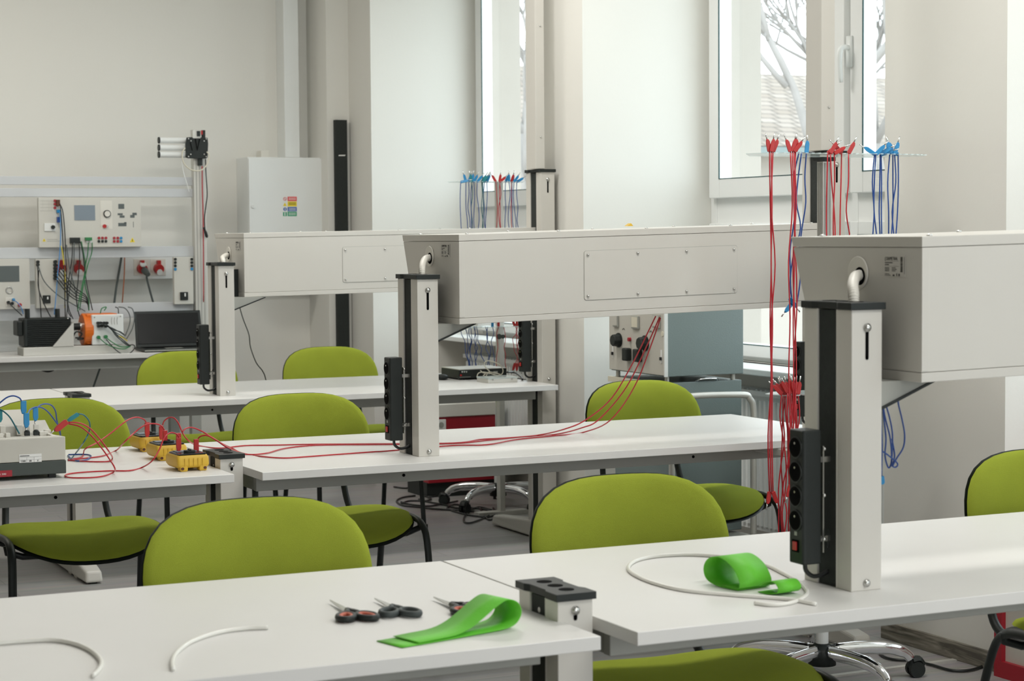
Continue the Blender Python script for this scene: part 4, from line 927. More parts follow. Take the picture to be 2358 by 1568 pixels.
# ================================================================== FLOOR ITEMS
Z5 = lambda L_: [on(850+x/4.9, 980+y/4.9, .006) for x, y in L_]
cl = [[(280, 690), (400, 705), (520, 700), (640, 740), (780, 760), (860, 790)], [(520, 790), (380, 810), (310, 850), (380, 900), (520, 915), (700, 935), (900, 950), (1100, 960), (1300, 980), (1420, 1000)],
      [(640, 720), (600, 780), (660, 800), (760, 790), (800, 740), (700, 720), (640, 740), (650, 800), (700, 830), (620, 850), (560, 830)], [(360, 880), (450, 850), (600, 850), (720, 870), (880, 900), (1000, 930), (1030, 900), (960, 890), (880, 930), (950, 950), (1050, 930), (1200, 930), (1380, 960)],
      [(1000, 850), (900, 870), (700, 905), (560, 900), (420, 880), (360, 860)], [(1380, 950), (1250, 920), (1150, 950), (1080, 1020), (1075, 1085), (1150, 1095), (1300, 1040), (1430, 970), (1450, 1000), (1380, 1060), (1320, 1040), (1250, 930)], [(930, 960), (1050, 990), (1200, 1020), (1350, 1030), (1440, 990), (1400, 930)]]
for k, L_ in enumerate(cl): wire('floor_cable', Z5(L_), .0045, M['blackwire'], ['black floor cable running in from behind the chair legs', 'black floor cable sweeping widest loop of the tangle', 'black floor cable in small coils near the caster', 'black floor cable with a doubled bend mid tangle', 'short black floor cable at the far side of the tangle', 'black floor cable making the large loop nearest the white foot', 'black floor cable ending at the white table foot'][k], 'cable', 'tangled black cables')
wire('floor_cable', [on(1600+x/3.111, 1380+y/3.111, .006) for x, y in ((1305, 340), (1340, 400), (1420, 430), (1560, 440), (1700, 470), (1850, 510), (2000, 500), (2160, 430))], .0045, M['blackwire'], 'black cable running along the floor beside the oak baseboard', 'cable')
# red drawer unit under far window, red framed cabinet by the near window
yy = 9.25; xa, xb = at(985, 960, yy).x, at(1150, 960, yy).x
t = thing('drawer_unit', 'low dark red unit with a cream top rail beneath the far table', 'cabinet', ((xa+xb)/2, yy+.2, 0))
zt2 = at(1100, 956, yy).z; 
zr0 = at(1050, 1109, yy).z
obj('red_panel', box(xa, xb, yy, yy+.3, zr0, zt2), M['redmetal'], t, bev=.002); obj('top_rail', box(xa-.02, xb+.02, yy-.01, yy+.32, zt2, zt2+.065), M['cream'], t, bev=.003)
obj('side_post', box(xb, xb+.022, yy-.005, yy+.3, 0, zt2), M['frame'], t)
q = at(1017, 978, yy); so = obj('socket_plate', box(q.x-.03, q.x+.02, yy-.012, yy, q.z-.03, q.z+.028), M['white'], t, bev=.002); obj('socket', MB().cyl((q.x-.008, yy-.012, q.z), (q.x-.008, yy-.014, q.z), .015, 16), M['frame'], so)
obj('under_shadow', box(xa, xb, yy+.02, yy+.28, 0, zr0), M['black'], t)  # black block drawn as the shadow below the red panel
t = thing('floor_cabinet', 'red framed floor cabinet with a beige panel near the window recess', 'cabinet', (4.1, 4.4, 0))
obj('frame', MB().box(3.85, 3.89, 4.675, 4.71, 0, .30).box(3.85, 3.89, 3.9, 3.935, 0, .30).box(3.85, 3.89, 3.935, 4.675, 0, .05).box(3.85, 3.89, 3.935, 4.675, .27, .30).box(3.89, 4.25, 3.9, 4.70, .28, .30), M['redmetal'], t); obj('panel', box(3.865, 4.25, 3.935, 4.675, .02, .28), M['beige'], t)

# ================================================================== BLUE GREY MACHINE ON A TROLLEY
Yt = 6.45; xc = at(1534, 800, Yt).x; xr = at(1712, 800, Yt).x; zb1 = on(1534, 868, 0).z; zlow = at(1534, 868, Yt).z
Yd = atx(1405, 850, xc).y
t = thing('test_machine', 'blue grey electrical test machine with beige dial panel', 'machine', ((xc+xr)/2, (Yt+Yd)/2, zlow))
ztop = zlow+.42
obj('casing', box(xc+.004, xr, Yt, Yd, zlow, ztop), M['bluegrey'], t, bev=.003)
fp = obj('dial_panel', box(xc-.006, xc+.004, Yt+.004, Yd-.004, zlow+.004, ztop-.004), M['beige'], t, bev=.002)
obj('edge_trim', box(xc-.008, xc+.006, Yt-.003, Yt+.004, zlow, ztop), M['cabw'], fp)
Z7 = lambda x, y: atx(1380+x/4.535, 680+y/4.535, xc-.006)
for (x, y, r_) in ((205, 468, .026), (480, 500, .027)):
    q = Z7(x, y); k = obj('dial_knob', MB().cyl((xc-.006, q.y, q.z), (xc-.036, q.y, q.z), r_, 8, r_*.9), M['black'], fp, bev=.003); obj('knob_skirt', MB().cyl((xc-.006, q.y, q.z), (xc-.010, q.y, q.z), r_*1.12, 24), M['black'], k)
for (x, y) in ((312, 618), (425, 630)):
    q = Z7(x, y); obj('terminal_block', MB().box(xc-.006, xc-.03, q.y-.020, q.y+.020, q.z-.024, q.z+.026), M['black'], fp, bev=.005)
for (x, y, w_, h_, m_) in ((385, 295, .028, .028, 'creamwire'), (180, 275, .020, .014, 'beige'), (605, 285, .026, .022, 'beige')):
    q = Z7(x, y); a = obj('meter_bezel', MB().box(xc-.006, xc-.014, q.y-w_, q.y+w_, q.z-.020, q.z+.030), M['frame'], fp, bev=.002); obj('meter_face', MB().box(xc-.014, xc-.0150, q.y-w_*.82, q.y+w_*.82, q.z-.014, q.z+.026), M[m_], a)
q = Z7(325, 460); obj('indicator_lamp', MB().cyl((xc-.006, q.y, q.z), (xc-.016, q.y, q.z), .008, 12), M['redmetal'], fp)
q = Z7(660, 402); obj('cream_disc', MB().cyl((xc-.006, q.y, q.z), (xc-.0075, q.y, q.z), .010, 16), M['creamwire'], fp)
for (x, y) in ((145, 585), (650, 640)):
    q = Z7(x, y); a = obj('switch_plate', MB().box(xc-.006, xc-.0075, q.y-.006, q.y+.006, q.z-.025, q.z+.025), M['white'], fp); obj('toggle', MB().box(xc-.0075, xc-.014, q.y-.004, q.y+.004, q.z-.014, q.z-.002), M['ink'], a)
for (x, y) in ((255, 352), (540, 378)):
    q = Z7(x, y); obj('scale_mark', MB().tube([(xc-.0068, q.y+.010, q.z-.003), (xc-.0068, q.y, q.z+.003), (xc-.0068, q.y-.010, q.z-.003)], .001, 5), M['ink'], fp)
f = MB()
for (x, y) in ((xc+.02, Yt+.03), (xr-.03, Yt+.03), (xc+.02, Yd-.03), (xr-.03, Yd-.03)): f.cyl((x, y, zlow-.024), (x, y, zlow), .009, 12)
obj('foot', f, M['alu'], t, split=1)
t2 = thing('base_cabinet', 'blue grey cabinet under the test machine with a carrying handle', 'cabinet', ((xc+xr)/2, (Yt+Yd)/2, .14))
zc1 = zlow-.024
obj('casing', box(xc+.02, xr-.002, Yt+.01, Yd, .2, zc1), M['bluegrey'], t2, bev=.003)
obj('top_shelf', box(xc-.0, xc+.018, Yt+.12, Yd+.02, zc1-.022, zc1-.001), M['creamwire'], t2)
q0 = at(1605, 870, Yt+.01); q1 = at(1652, 868, Yt+.01)
obj('carry_handle', MB().tube([(q0.x, Yt+.02, zc1), (q0.x+.012, Yt+.0, zc1+.010), (q1.x-.012, Yt+.0, zc1+.010), (q1.x, Yt+.02, zc1)], .0035, 8), M['chrome'], t2, smooth=True)
t3 = thing('trolley', 'grey tubular trolley frame carrying the blue grey cabinet', 'trolley', ((xc+xr)/2, (Yt+Yd)/2, 0))
hz = at(1640, 912, Yt-.08).z; hx1 = at(1735, 960, Yt-.08).x
h = MB(); h.tube([(xc-.02, Yt-.08, .08), (xc-.02, Yt-.08, hz-.05), (xc+.02, Yt-.08, hz), (hx1-.06, Yt-.08, hz), (hx1-.017, Yt-.08, hz-.017), (hx1, Yt-.08, hz-.06), (hx1, Yt-.08, hz-.2), (hx1, Yt-.08, .08)], .0125, 12, smooth=6); obj('handle', h, M['alu'], t3, smooth=True)
for x in (xc-.02, hx1):
    for y in (Yt-.08, Yd+.05):
        q = MB(); q.cyl((x-.012, y, .035), (x+.012, y, .035), .035, 20); obj('wheel', q, M['black'], t3, bev=.004)
obj('deck', MB().box(xc-.02, hx1, Yt-.08, Yd+.05, .16, .19).box(xc-.03, xc-.01, Yt-.08, Yd+.05, .07, .16).box(hx1-.01, hx1+.01, Yt-.08, Yd+.05, .07, .16), M['alu'], t3)

# ================================================================== BACK WALL
Yp = 10.28
def pbox(x0, y0, x1, y1, Y, d, mb=None):
    a = at(x0, y0, Y); b = at(x1, y1, Y); return (mb or MB()).box(a.x, b.x, Y, Y+d, a.z, b.z)
# white electric cabinet, duct into it
Yc = 10.38
t = thing('wall_cabinet', 'white metal electric cabinet on the wall with warning stickers', 'cabinet', (at(667, 600, Yc).x, 10.3, 1.0))
cb = obj('cabinet_body', MB().box(at(572, 400, Yc).x+.002, at(762, 400, Yc).x-.005, Yc+.02, YB, at(660, 640, Yc).z, at(660, 362, Yc).z), M['cabw'], t, bev=.003)
dr = obj('cabinet_door', MB().box(at(573, 400, Yc).x, at(762, 400, Yc).x, Yc, Yc+.018, at(660, 640, Yc).z+.01, at(660, 363, Yc).z-.004), M['cabw'], t, bev=.003)
q = at(583, 475, Yc); obj('door_lock', MB().cyl((q.x, Yc, q.z), (q.x, Yc-.006, q.z), .012, 20).box(q.x-.002, q.x+.002, Yc-.009, Yc-.006, q.z-.009, q.z+.009), M['cabw'], dr, bev=.001)
Zc = lambda x, y: (530+x/4.9, 240+y/4.9)
for k, (m_, y0_, y1_) in enumerate((('signr', 1043, 1093), ('signy', 1097, 1153), ('signb', 1160, 1207), ('signg', 1212, 1262))):
    o = obj('warning_sticker', pbox(*Zc(648, y0_), *Zc(752, y1_), Yc-.001, .001), M[m_], dr)
    tx = MB()
    for l_ in range(2): tx = pbox(*Zc(660, y0_+14+l_*16), *Zc(742, y0_+20+l_*16), Yc-.0014, .0004, tx)
    obj('sticker_print', tx, M['white'] if k != 1 else M['ink'], o)
q = at(*Zc(617, 1068), Yc)
ring = MB().tube([Vector((q.x+.0085*math.cos(a*PI/8), Yc-.001, q.z+.0085*math.sin(a*PI/8))) for a in range(16)], .0012, 5, smooth=0, closed=True); ring.tube([(q.x-.006, Yc-.001, q.z+.006), (q.x+.006, Yc-.001, q.z-.006)], .001, 5); obj('prohibition_sign', ring, M['signr'], dr)
q = at(*Zc(617, 1132), Yc); obj('triangle_sign', MB().prism([(q.x-.011, q.z-.008), (q.x+.011, q.z-.008), (q.x, q.z+.011)], Yc-.001, Yc, 'y'), M['signy'], dr)
q = at(*Zc(619, 1184), Yc); o = obj('round_sign', MB().cyl((q.x, Yc, q.z), (q.x, Yc-.001, q.z), .010, 20), M['signb'], dr); obj('sign_mark', box(q.x-.002, q.x+.002, Yc-.0015, Yc-.001, q.z-.007, q.z+.007), M['white'], o)
o = obj('exit_sign', pbox(*Zc(597, 1217), *Zc(640, 1262), Yc-.001, .001), M['signg'], dr); obj('sign_mark', pbox(*Zc(612, 1220), *Zc(624, 1258), Yc-.0015, .0005), M['white'], o)
obj('maker_mark', pbox(745, 362, 754, 365, Yc-.001, .001), M['screen'], dr)
a = at(656, 300, 10.47); b = at(690, 300, 10.47); zc_ = at(670, 361, 10.38).z
o = obj('cable_trunking', box(a.x, b.x, 10.47, YB, zc_, CEIL), M['cabw'], bev=.003); tag(o, 'wide white trunking running from the ceiling into the electric cabinet', 'trunking')
q = at(610, 359, 10.3); q2 = at(600, 348, 10.3); o = obj('junction_box', box(at(601, 350, 10.45).x, at(620, 350, 10.45).x, 10.45, 10.53, at(610, 362, 10.38).z, at(610, 347, 10.45).z), M['cream'], bev=.002); tag(o, 'small cream junction box on top of the electric cabinet', 'junction box')
# black vertical channel in the corner
Yk = 10.245
t = thing('cable_channel', 'tall black cable channel strip in the wall corner beside the electric cabinet', 'channel', (at(787, 600, Yk).x, Yk, 0))
cbk = obj('channel_strip', box(at(774, 400, Yk).x, at(800.5, 400, Yk).x, Yk, Yk+.034, .02, at(787, 276, Yk).z), M['rubber'], t)
q = at(787, 358, Yk); obj('paper_strip', MB().prism([(q.x-.020, q.z-.003), (q.x+.018, q.z-.003), (q.x+.022, q.z+.004), (q.x-.016, q.z+.003)], Yk-.001, Yk, 'y'), M['white'], cbk)
# experiment rack
Yr = 10.25
t = thing('experiment_rack', 'grey aluminium rack of horizontal rails on the back bench', 'rack', (at(230, 600, Yr).x, Yr, .757))
ZD = .757
for (y0_, y1_) in ((405, 427), (433, 454), (571, 591), (705, 728)): obj('rail', pbox(-60, y0_, 446, y1_, Yr, .03), M['alu2'] if 'alu2' in M else M['powder'], t, bev=.002)
xp0, xp1 = at(443, 600, Yr-.03).x, at(476, 600, Yr-.03).x
pz1 = at(458, 299, Yr).z
pt = obj('upright', box(at(444, 400, Yr).x-.004, at(444, 400, Yr).x+.062, Yr-.03, Yr+.02, ZD, pz1), M['alu'], t, bev=.002)
gm = MB(); x_ = at(444, 400, Yr).x-.004
for u_ in (.014, .032, .050): gm.box(x_+u_-.002, x_+u_+.002, Yr-.031, Yr-.029, ZD, pz1-.01)
obj('groove', gm, M['frame'], pt)
ua = obj('upright', box(at(-80, 500, Yr).x, at(-80, 500, Yr).x+.05, Yr-.03, Yr+.02, ZD, pz1), M['alu'], t)
# monitor bracket plate + three white tubes + cable
Z8 = lambda x, y: (380+x/5.407, 270+y/5.407)
t = thing('monitor_mount', 'black square mounting plate on top of the rack upright', 'mount', (x_+.03, Yr-.06, at(452, 364, Yr).z))
pl = [at(*Z8(x, y), Yr-.06) for x, y in ((272, 250), (340, 245), (350, 262), (445, 262), (450, 248), (530, 255), (538, 330), (530, 500), (510, 515), (290, 512), (262, 500), (255, 330))]
mp = obj('mount_plate', MB().prism([(q.x, q.z) for q in pl], Yr-.062, Yr-.05, 'y'), M['black'], t, bev=.002)
s = MB()
for (x, y) in ((292, 268), (322, 295), (485, 297), (512, 270), (320, 462), (292, 490), (487, 462), (512, 490)): q = at(*Z8(x, y), Yr-.062); s.ball((q.x, Yr-.063, q.z), .0045)
obj('bolt', s, M['steel'], mp, split=1, smooth=True)
obj('rib', MB().tube([at(*Z8(378, 270), Yr-.065), at(*Z8(402, 410), Yr-.065), at(*Z8(432, 270), Yr-.065)], .003, 6, smooth=0).tube([at(*Z8(315, 310), Yr-.065), at(*Z8(340, 415), Yr-.065)], .002, 6), M['hole'], mp)
obj('clamp', pbox(*Z8(415, 515), *Z8(465, 600), Yr-.05, .02), M['black'], t)
obj('head_bracket', pbox(*Z8(345, 165), *Z8(450, 262), Yr-.045, .01), M['alu'], t); obj('cable_entry', pbox(*Z8(398, 170), *Z8(440, 238), Yr-.05, .004), M['black'], t); obj('cable_entry', pbox(*Z8(470, 160), *Z8(503, 262), Yr-.05, .02), M['black'], t); obj('red_clip', pbox(*Z8(450, 165), *Z8(472, 215), Yr-.049, .01), M['red'], t)
for k, yc_ in enumerate((323, 340, 356)):
    a = at(366, yc_, Yr-.02); b = at(447, yc_, Yr-.02)
    tt = thing('lamp_tube', 'white tube sticking out beside the black mounting plate, %s of three' % ('top', 'middle', 'lowest')[k], 'tube', (a.x, a.y, a.z), group='white tubes on the rack head')
    obj('tube', MB().cyl(a, Vector((b.x, a.y, a.z)), .0155, 20), M['cabw'], tt, smooth=False, bev=.001); obj('end_cap', MB().cyl(a-Vector((.004, 0, 0)), a+Vector((.003, 0, 0)), .0175, 20), M['black'], tt)
wire('thin_cable', [at(*Z8(x, y), Yr-.07) for x, y in ((250, 380), (215, 450), (230, 560), (300, 640), (400, 668), (480, 640), (535, 560), (548, 470), (520, 430))], .0035, M['creamwire'], 'cream cable looped under the black mounting plate', 'cable')
wire('thin_cable', [at(*Z8(x, y), Yr-.065) for x, y in ((235, 430), (210, 560), (240, 720), (280, 850), (300, 930))], .0022, M['cabw'], 'thin white cable with a plug hanging beside the rack upright', 'cable')
o = wire('test_lead', [at(*Z8(x, y), Yr-.05) for x, y in ((505, 520), (510, 700), (525, 950), (510, 1100), (492, 1260), (500, 1400), (528, 1500))], .003, M['blackwire'], 'black lead with a clip hanging beside the rack upright', 'test lead'); 
obj('clip', MB().tube([at(*Z8(x, y), Yr-.052) for x, y in ((480, 1370), (505, 1430), (525, 1500))], [.006, .008, .003], 8), M['black'], o, smooth=True)
wire('test_lead', [at(*Z8(x, y), Yr-.05) for x, y in ((462, 610), (464, 900), (474, 1200), (478, 1560), (480, 2300))], .0028, M['redwire'], 'red lead running down the rack upright', 'test lead')
# wall trunking with red sockets
Yw = 10.50
t = thing('wall_trunking', 'white wall trunking carrying red industrial sockets', 'trunking', (at(250, 615, Yw).x, Yw, at(250, 640, Yw).z))
obj('trunking_body', pbox(-60, 594, 440, 641, Yw, YB-Yw), M['cabw'], t, bev=.003)
pp = MB()
for x in (122, 165, 308, 346): pp = pbox(x, 597, x+36, 634, Yw-.006, .006, pp)
obj('socket_plate', pp, M['cream'], t, split=1, bev=.001)
for k, x in enumerate((140, 180, 326, 364)):
    q = at(x, 618, Yw-.006)
    s = thing('industrial_socket', ['red industrial socket mostly hidden behind the cable bundle', 'red industrial socket behind the hanging wires', 'red industrial socket with a grey plug in it', 'closed red industrial socket nearest the rack upright'][k], 'socket', (q.x, Yw-.006, q.z), group='red industrial sockets')
    b = MB(); b.cyl(q, q+Vector((0, -.035, -.004)), .028, 24, .026); b.box(q.x-.010, q.x+.010, q.y-.032, q.y, q.z+.015, q.z+.044); obj('socket_housing', b, M['red'], s, bev=.003)
    if k != 2: b = MB(); b.cyl(q+Vector((0, -.034, -.020)), q+Vector((0, -.039, -.021)), .016, 20); obj('socket_lid', b, M['cabw'], s)
    else:
        b = MB(); b.cyl(q+Vector((0, -.03, .020)), q+Vector((0, -.036, .024)), .017, 20); obj('socket_lid', b, M['cabw'], s)
        b = MB(); b.cyl(q+Vector((.006, -.035, -.01)), q+Vector((.014, -.085, -.034)), .020, 20, .012); obj('plug_body', b, M['greywire'], s, bev=.003)
        pts = [q+Vector((.014, -.08, -.033))]+[at(x_2, y_2, Yw-.07) for x_2, y_2 in ((338, 640), (346, 672), (355, 704))]
        obj('plug_cable', MB().tube(pts, .006, 8), M['greywire'], s, smooth=True)
# experiment panels
def Z9(x, y): return (x/3.92, 250+y/3.92)
def ZA(x, y): return (x/3.92, 580+y/3.92)
Yq = Yr-.035
def panel_obj(name, lab, x0, y0, x1, y1, dep=.03):
    a = at(x0, y0, Yq); b = at(x1, y1, Yq); t_ = thing(name, lab, 'control panel', ((a.x+b.x)/2, Yq, min(a.z, b.z)), group='experiment panels on the rack')
    obj('panel_body', MB().box(a.x, b.x, Yq, Yq+dep, a.z, b.z), M['panel'], t_, bev=.002); return t_
M['panel'] = mat('panel_grey', (.62, .61, .56), .5)
def dots(t_, Z, L_, m_, name, r_=.007, d=.006):
    for (x, y) in L_: q = at(*Z(x, y), Yq); obj(name, MB().cyl((q.x, Yq, q.z), (q.x, Yq-d, q.z), r_, 14), M[m_], t_)
t = panel_obj('drive_panel', 'large grey control panel with a screen, dial and coloured sockets', 88, 455, 326, 568)
def rect(t_, Z, x0, y0, x1, y1, m_, name, d=.002, bev=0, lab=None): return obj(name, pbox(*Z(x0, y0), *Z(x1, y1), Yq-d, d), M[m_], t_, bev=bev, label=lab)
rect(t, Z9, 670, 872, 860, 1008, 'screen', 'display'); kp = rect(t, Z9, 905, 830, 1015, 1085, 'cream', 'keypad_plate', .001)
q = at(*Z9(965, 950), Yq); obj('dial', MB().cyl((q.x, Yq, q.z), (q.x, Yq-.008, q.z), .0195, 28), M['black'], t); obj('dial_face', MB().cyl((q.x, Yq-.008, q.z), (q.x, Yq-.012, q.z), .015, 28), M['cream'], t)
q = at(*Z9(942, 1062), Yq); obj('stop_button', MB().cyl((q.x, Yq, q.z), (q.x, Yq-.008, q.z), .010, 20), M['red'], t, label='red push button'); q = at(*Z9(965, 1062), Yq); obj('key_switch', MB().cyl((q.x, Yq, q.z), (q.x, Yq-.006, q.z), .006, 16), M['steel'], t)
pm_ = MB()
for (x0, y0, x1, y1) in ((1068, 860, 1122, 905), (1062, 945, 1108, 962), (1080, 965, 1125, 985), (1175, 960, 1215, 985), (1195, 940, 1235, 962), (1068, 1032, 1142, 1062), (1120, 1025, 1142, 1035), (1202, 1020, 1207, 1072)): pm_ = pbox(*Z9(x0, y0), *Z9(x1, y1), Yq-.001, .001, pm_)
obj('machine_pictogram', pm_, M['greywire'], t, split=1)
dots(t, Z9, [(x, 1168) for x in (892, 924, 955, 1030, 1062)]+[(x, 1198) for x in (1030, 1062)], 'redmetal', 'socket'); dots(t, Z9, [(x, 1198) for x in (892, 924, 955)], 'black', 'socket'); dots(t, Z9, [(1092, 1168), (1092, 1198)], 'blue', 'socket')
dots(t, Z9, [(495, 832), (495, 862), (495, 895)], 'redmetal', 'socket'); 
rect(t, Z9, 400, 1035, 500, 1105, 'cabw', 'switch_plate', .006, .001); q = at(*Z9(475, 1070), Yq); obj('rotary_switch', MB().cyl((q.x, Yq-.006, q.z), (q.x, Yq-.018, q.z), .011, 6), M['black'], t)
for (x, y, s_) in ((398, 1187, .009), (1195, 1187, .014)): q = at(*Z9(x, y), Yq); o = obj('warning_triangle', MB().prism([(q.x-s_, q.z-s_*.8), (q.x+s_, q.z-s_*.8), (q.x, q.z+s_)], Yq-.0008, Yq, 'y'), M['signy'], t); obj('triangle_mark', box(q.x-s_*.12, q.x+s_*.12, Yq-.0012, Yq-.0008, q.z-s_*.55, q.z+s_*.35), M['ink'], o)
cm = MB()
for k in range(4): y_ = 832+k*30; cm = pbox(*Z9(362, y_), *Z9(480, y_+2), Yq-.0006, .0006, cm)
for x in (385, 440, 462): cm = pbox(*Z9(x, 825), *Z9(x+1.5, 925), Yq-.0006, .0006, cm)
cm = pbox(*Z9(425, 1180), *Z9(520, 1183), Yq-.0006, .0006, cm); cm = pbox(*Z9(425, 1195), *Z9(540, 1198), Yq-.0006, .0006, cm); obj('circuit_print', cm, M['frame'], t)
rect(t, Z9, 512, 823, 543, 880, 'brownink', 'plug_body', .02); rect(t, Z9, 515, 912, 545, 940, 'blue', 'plug_body', .02, lab='blue plug'); rect(t, Z9, 518, 978, 543, 1028, 'bluewire', 'plug_body', .02); rect(t, Z9, 635, 1165, 725, 1215, 'black', 'connector_block', .02); rect(t, Z9, 772, 1163, 832, 1190, 'greenwire', 'connector_block', .02, lab='green connector block'); dots(t, Z9, [(785, 1200), (817, 1200)], 'cabw', 'socket')
t = panel_obj('display_panel', 'grey control panel with a dark screen at the picture edge', -40, 597, 70, 711)
rect(t, ZA, -60, 128, 176, 268, 'greywire', 'display'); q = at(*ZA(84, 345), Yq); obj('ring_knob', MB().tube([Vector((q.x+.0165*math.cos(a*PI/8), Yq-.003, q.z+.0165*math.sin(a*PI/8))) for a in range(16)], .0022, 6, smooth=0, closed=True), M['steel'], t, smooth=True)
rect(t, ZA, 50, 410, 125, 492, 'cream', 'socket_plate', .003); dots(t, ZA, [(72, 455), (105, 465)], 'black', 'plug_body', .008, .02); dots(t, ZA, [(118, 430)], 'blue', 'plug_body', .007, .02); dots(t, ZA, [(175, 478)], 'red', 'plug_body', .009, .02)
t = panel_obj('switch_panel', 'narrow grey panel with a black rotary switch behind the cable bundle', 82, 597, 132, 709)
rect(t, ZA, 387, 392, 458, 463, 'black', 'rotary_switch', .008, .002); rect(t, ZA, 425, 405, 438, 428, 'cabw', 'switch_pointer', .012); dots(t, ZA, [(338, 90), (338, 115)], 'black', 'plug_body', .008, .02); dots(t, ZA, [(495, y) for y in (88, 118, 148, 178, 210, 238)], 'black', 'plug_body', .009, .02)
t = panel_obj('switch_panel', 'narrow grey panel with blue and black sockets beside the rack upright', 400, 592, 446, 700)
rect(t, ZA, 1628, 363, 1700, 434, 'black', 'rotary_switch', .008, .002); rect(t, ZA, 1666, 372, 1678, 402, 'cabw', 'switch_pointer', .012)
dots(t, ZA, [(x, y) for x in (1581, 1730) for y in (66, 96, 126)], 'black', 'socket', .0075); dots(t, ZA, [(1581, 156), (1731, 154)], 'blue', 'socket', .0075)
# cables in front of the rack
Yv = Yr-.07
bund = 'cables hanging in front of the rack'
RCN = {}
def rc(L_, m_, r_, Z=Z9, Y=Yv, kind='patch cable'): 
    q = L_[0]; RCN[m_] = RCN.get(m_, 0)+1; wh = ['first counted from the left', 'second', 'third', 'fourth', 'fifth', 'sixth', 'seventh', 'eighth', 'ninth', 'tenth', 'eleventh', 'twelfth', 'thirteenth', 'fourteenth'][RCN[m_]-1]
    wh = 'from the black connector block' if q in ((655, 1210), (670, 1210), (715, 1210), (725, 1200), (735, 1200)) else ('from the green connector block' if q in ((798, 1210), (832, 1210)) else ('from the narrow switch panel' if Z == Z9 and q[1] > 1380 else ('at the dark screen panel' if Z == ZA else 'from the upper panel edge')))
    
    RCN[(m_, wh)] = RCN.get((m_, wh), 0)+1; wh += ['', ', second', ', third', ', fourth', ', fifth', ', sixth', ', seventh'][RCN[(m_, wh)]-1]
    cn = {'blackwire': 'black', 'greywire': 'grey', 'greenwire': 'green', 'yelwire': 'yellow', 'bluewire2': 'light blue', 'coppwire': 'orange brown'}[m_]
    wire('patch_cable', [at(*Z(x, y), Y+random.uniform(-.02, .01)) for x, y in L_], r_, M[m_], cn+' patch cable hanging in front of the rack '+wh, 'cable', bund+', '+cn, n=6, sm=5)
M['bluewire2'] = mat('light_blue_wire', (.10, .30, .62), .4)
rc([(540, 930), (548, 1100), (540, 1300), (520, 1500), (505, 1700), (490, 1860)], 'bluewire2', .0028)
rc([(540, 860), (565, 920), (580, 1050), (590, 1220), (600, 1500), (610, 1800), (640, 1880)], 'blackwire', .0028)
rc([(545, 880), (555, 1000), (570, 1250), (580, 1500), (590, 1900)], 'blackwire', .0026)
rc([(548, 1240), (565, 1300), (580, 1450), (588, 1560), (585, 1800)], 'yelwire', .0026)
rc([(655, 1210), (650, 1350), (630, 1480), (610, 1650), (620, 1800), (660, 1900)], 'blackwire', .0026)
rc([(670, 1210), (665, 1400), (640, 1560), (620, 1700), (600, 1880)], 'greywire', .0026)
rc([(715, 1210), (718, 1350), (705, 1550), (690, 1700), (700, 1800), (725, 1900)], 'blackwire', .0026)
rc([(725, 1200), (745, 1290), (765, 1450), (790, 1620), (835, 1820)], 'blackwire', .0026)
rc([(735, 1200), (770, 1420), (740, 1600), (720, 1700), (700, 1830)], 'greenwire', .0026)
rc([(798, 1210), (790, 1320), (765, 1450), (770, 1600), (800, 1720), (803, 1820)], 'greenwire', .0026)
rc([(832, 1210), (828, 1300), (790, 1420), (760, 1560), (740, 1660), (720, 1820)], 'greenwire', .0026)
rc([(600, 1230), (630, 1450), (670, 1600), (700, 1780)], 'greywire', .0026)
rc([(340, 1400), (348, 1600), (360, 1700), (372, 1890)], 'blackwire', .0028)
rc([(345, 1420), (400, 1560), (520, 1680), (650, 1760), (770, 1830)], 'greywire', .0026)
for k, y in enumerate((1395, 1430, 1465, 1500, 1530)): rc([(500, y), (560, y+60+k*5), (620, y+150), (690, y+230-k*8), (780, y+300-k*20), (800, 1790+k*6), (803, 1820)], 'blackwire', .0026)
rc([(350, 1460), (345, 1600), (380, 1720), (430, 1830), (470, 1900)], 'blackwire', .0028)
rc([(80, 460), (130, 510), (200, 575)], 'blackwire', .0026, ZA); rc([(120, 430), (160, 460), (190, 500), (210, 560)], 'bluewire2', .0026, ZA)
rc([(1095, 50), (1080, 150), (1050, 320), (1027, 500)], 'greywire', .006, ZA, Yw-.02); rc([(1125, 50), (1122, 200), (1110, 380), (1100, 495)], 'coppwire', .003, ZA, Yw-.02)
# back bench
yd0 = 9.87; xdr = at(484, 800, yd0).x
t = thing('back_bench', 'long white bench along the back wall under the rack', 'table', (1.8, 10.15, 0))
obj('bench_top', box(.6, xdr, yd0, 10.45, ZD-.025, ZD), M['lam'], t, bev=.002)
bx0 = at(0, 823, yd0).x
obj('bench_apron', box(.62, xdr-.02, yd0+.05, yd0+.07, ZD-.075, ZD-.025), M['frame'], t)
obj('upstand', pbox(-60, 707, 470, 800, 10.44, .02), M['cabw'], t)
for x in (.7, xdr-.08): obj('bench_leg', box(x, x+.05, yd0+.08, yd0+.13, 0, ZD-.025), M['frame'], t); obj('bench_leg', box(x, x+.05, 10.36, 10.41, 0, ZD-.025), M['frame'], t)
wire('hanging_cable', [at(x/3.92, 580+y/3.92, yd0+.2) for x, y in ((285, 1010), (340, 1050), (430, 1080), (500, 1055), (540, 1005))], .005, M['blackwire'], 'black cable drooping lowest below the back bench', 'cable', 'cables drooping under the back bench')
wire('hanging_cable', [at(x/3.92, 580+y/3.92, yd0+.2) for x, y in ((310, 1005), (380, 1045), (450, 1050), (510, 1008))], .005, M['blackwire'], 'black cable drooping above another below the back bench', 'cable', 'cables drooping under the back bench')
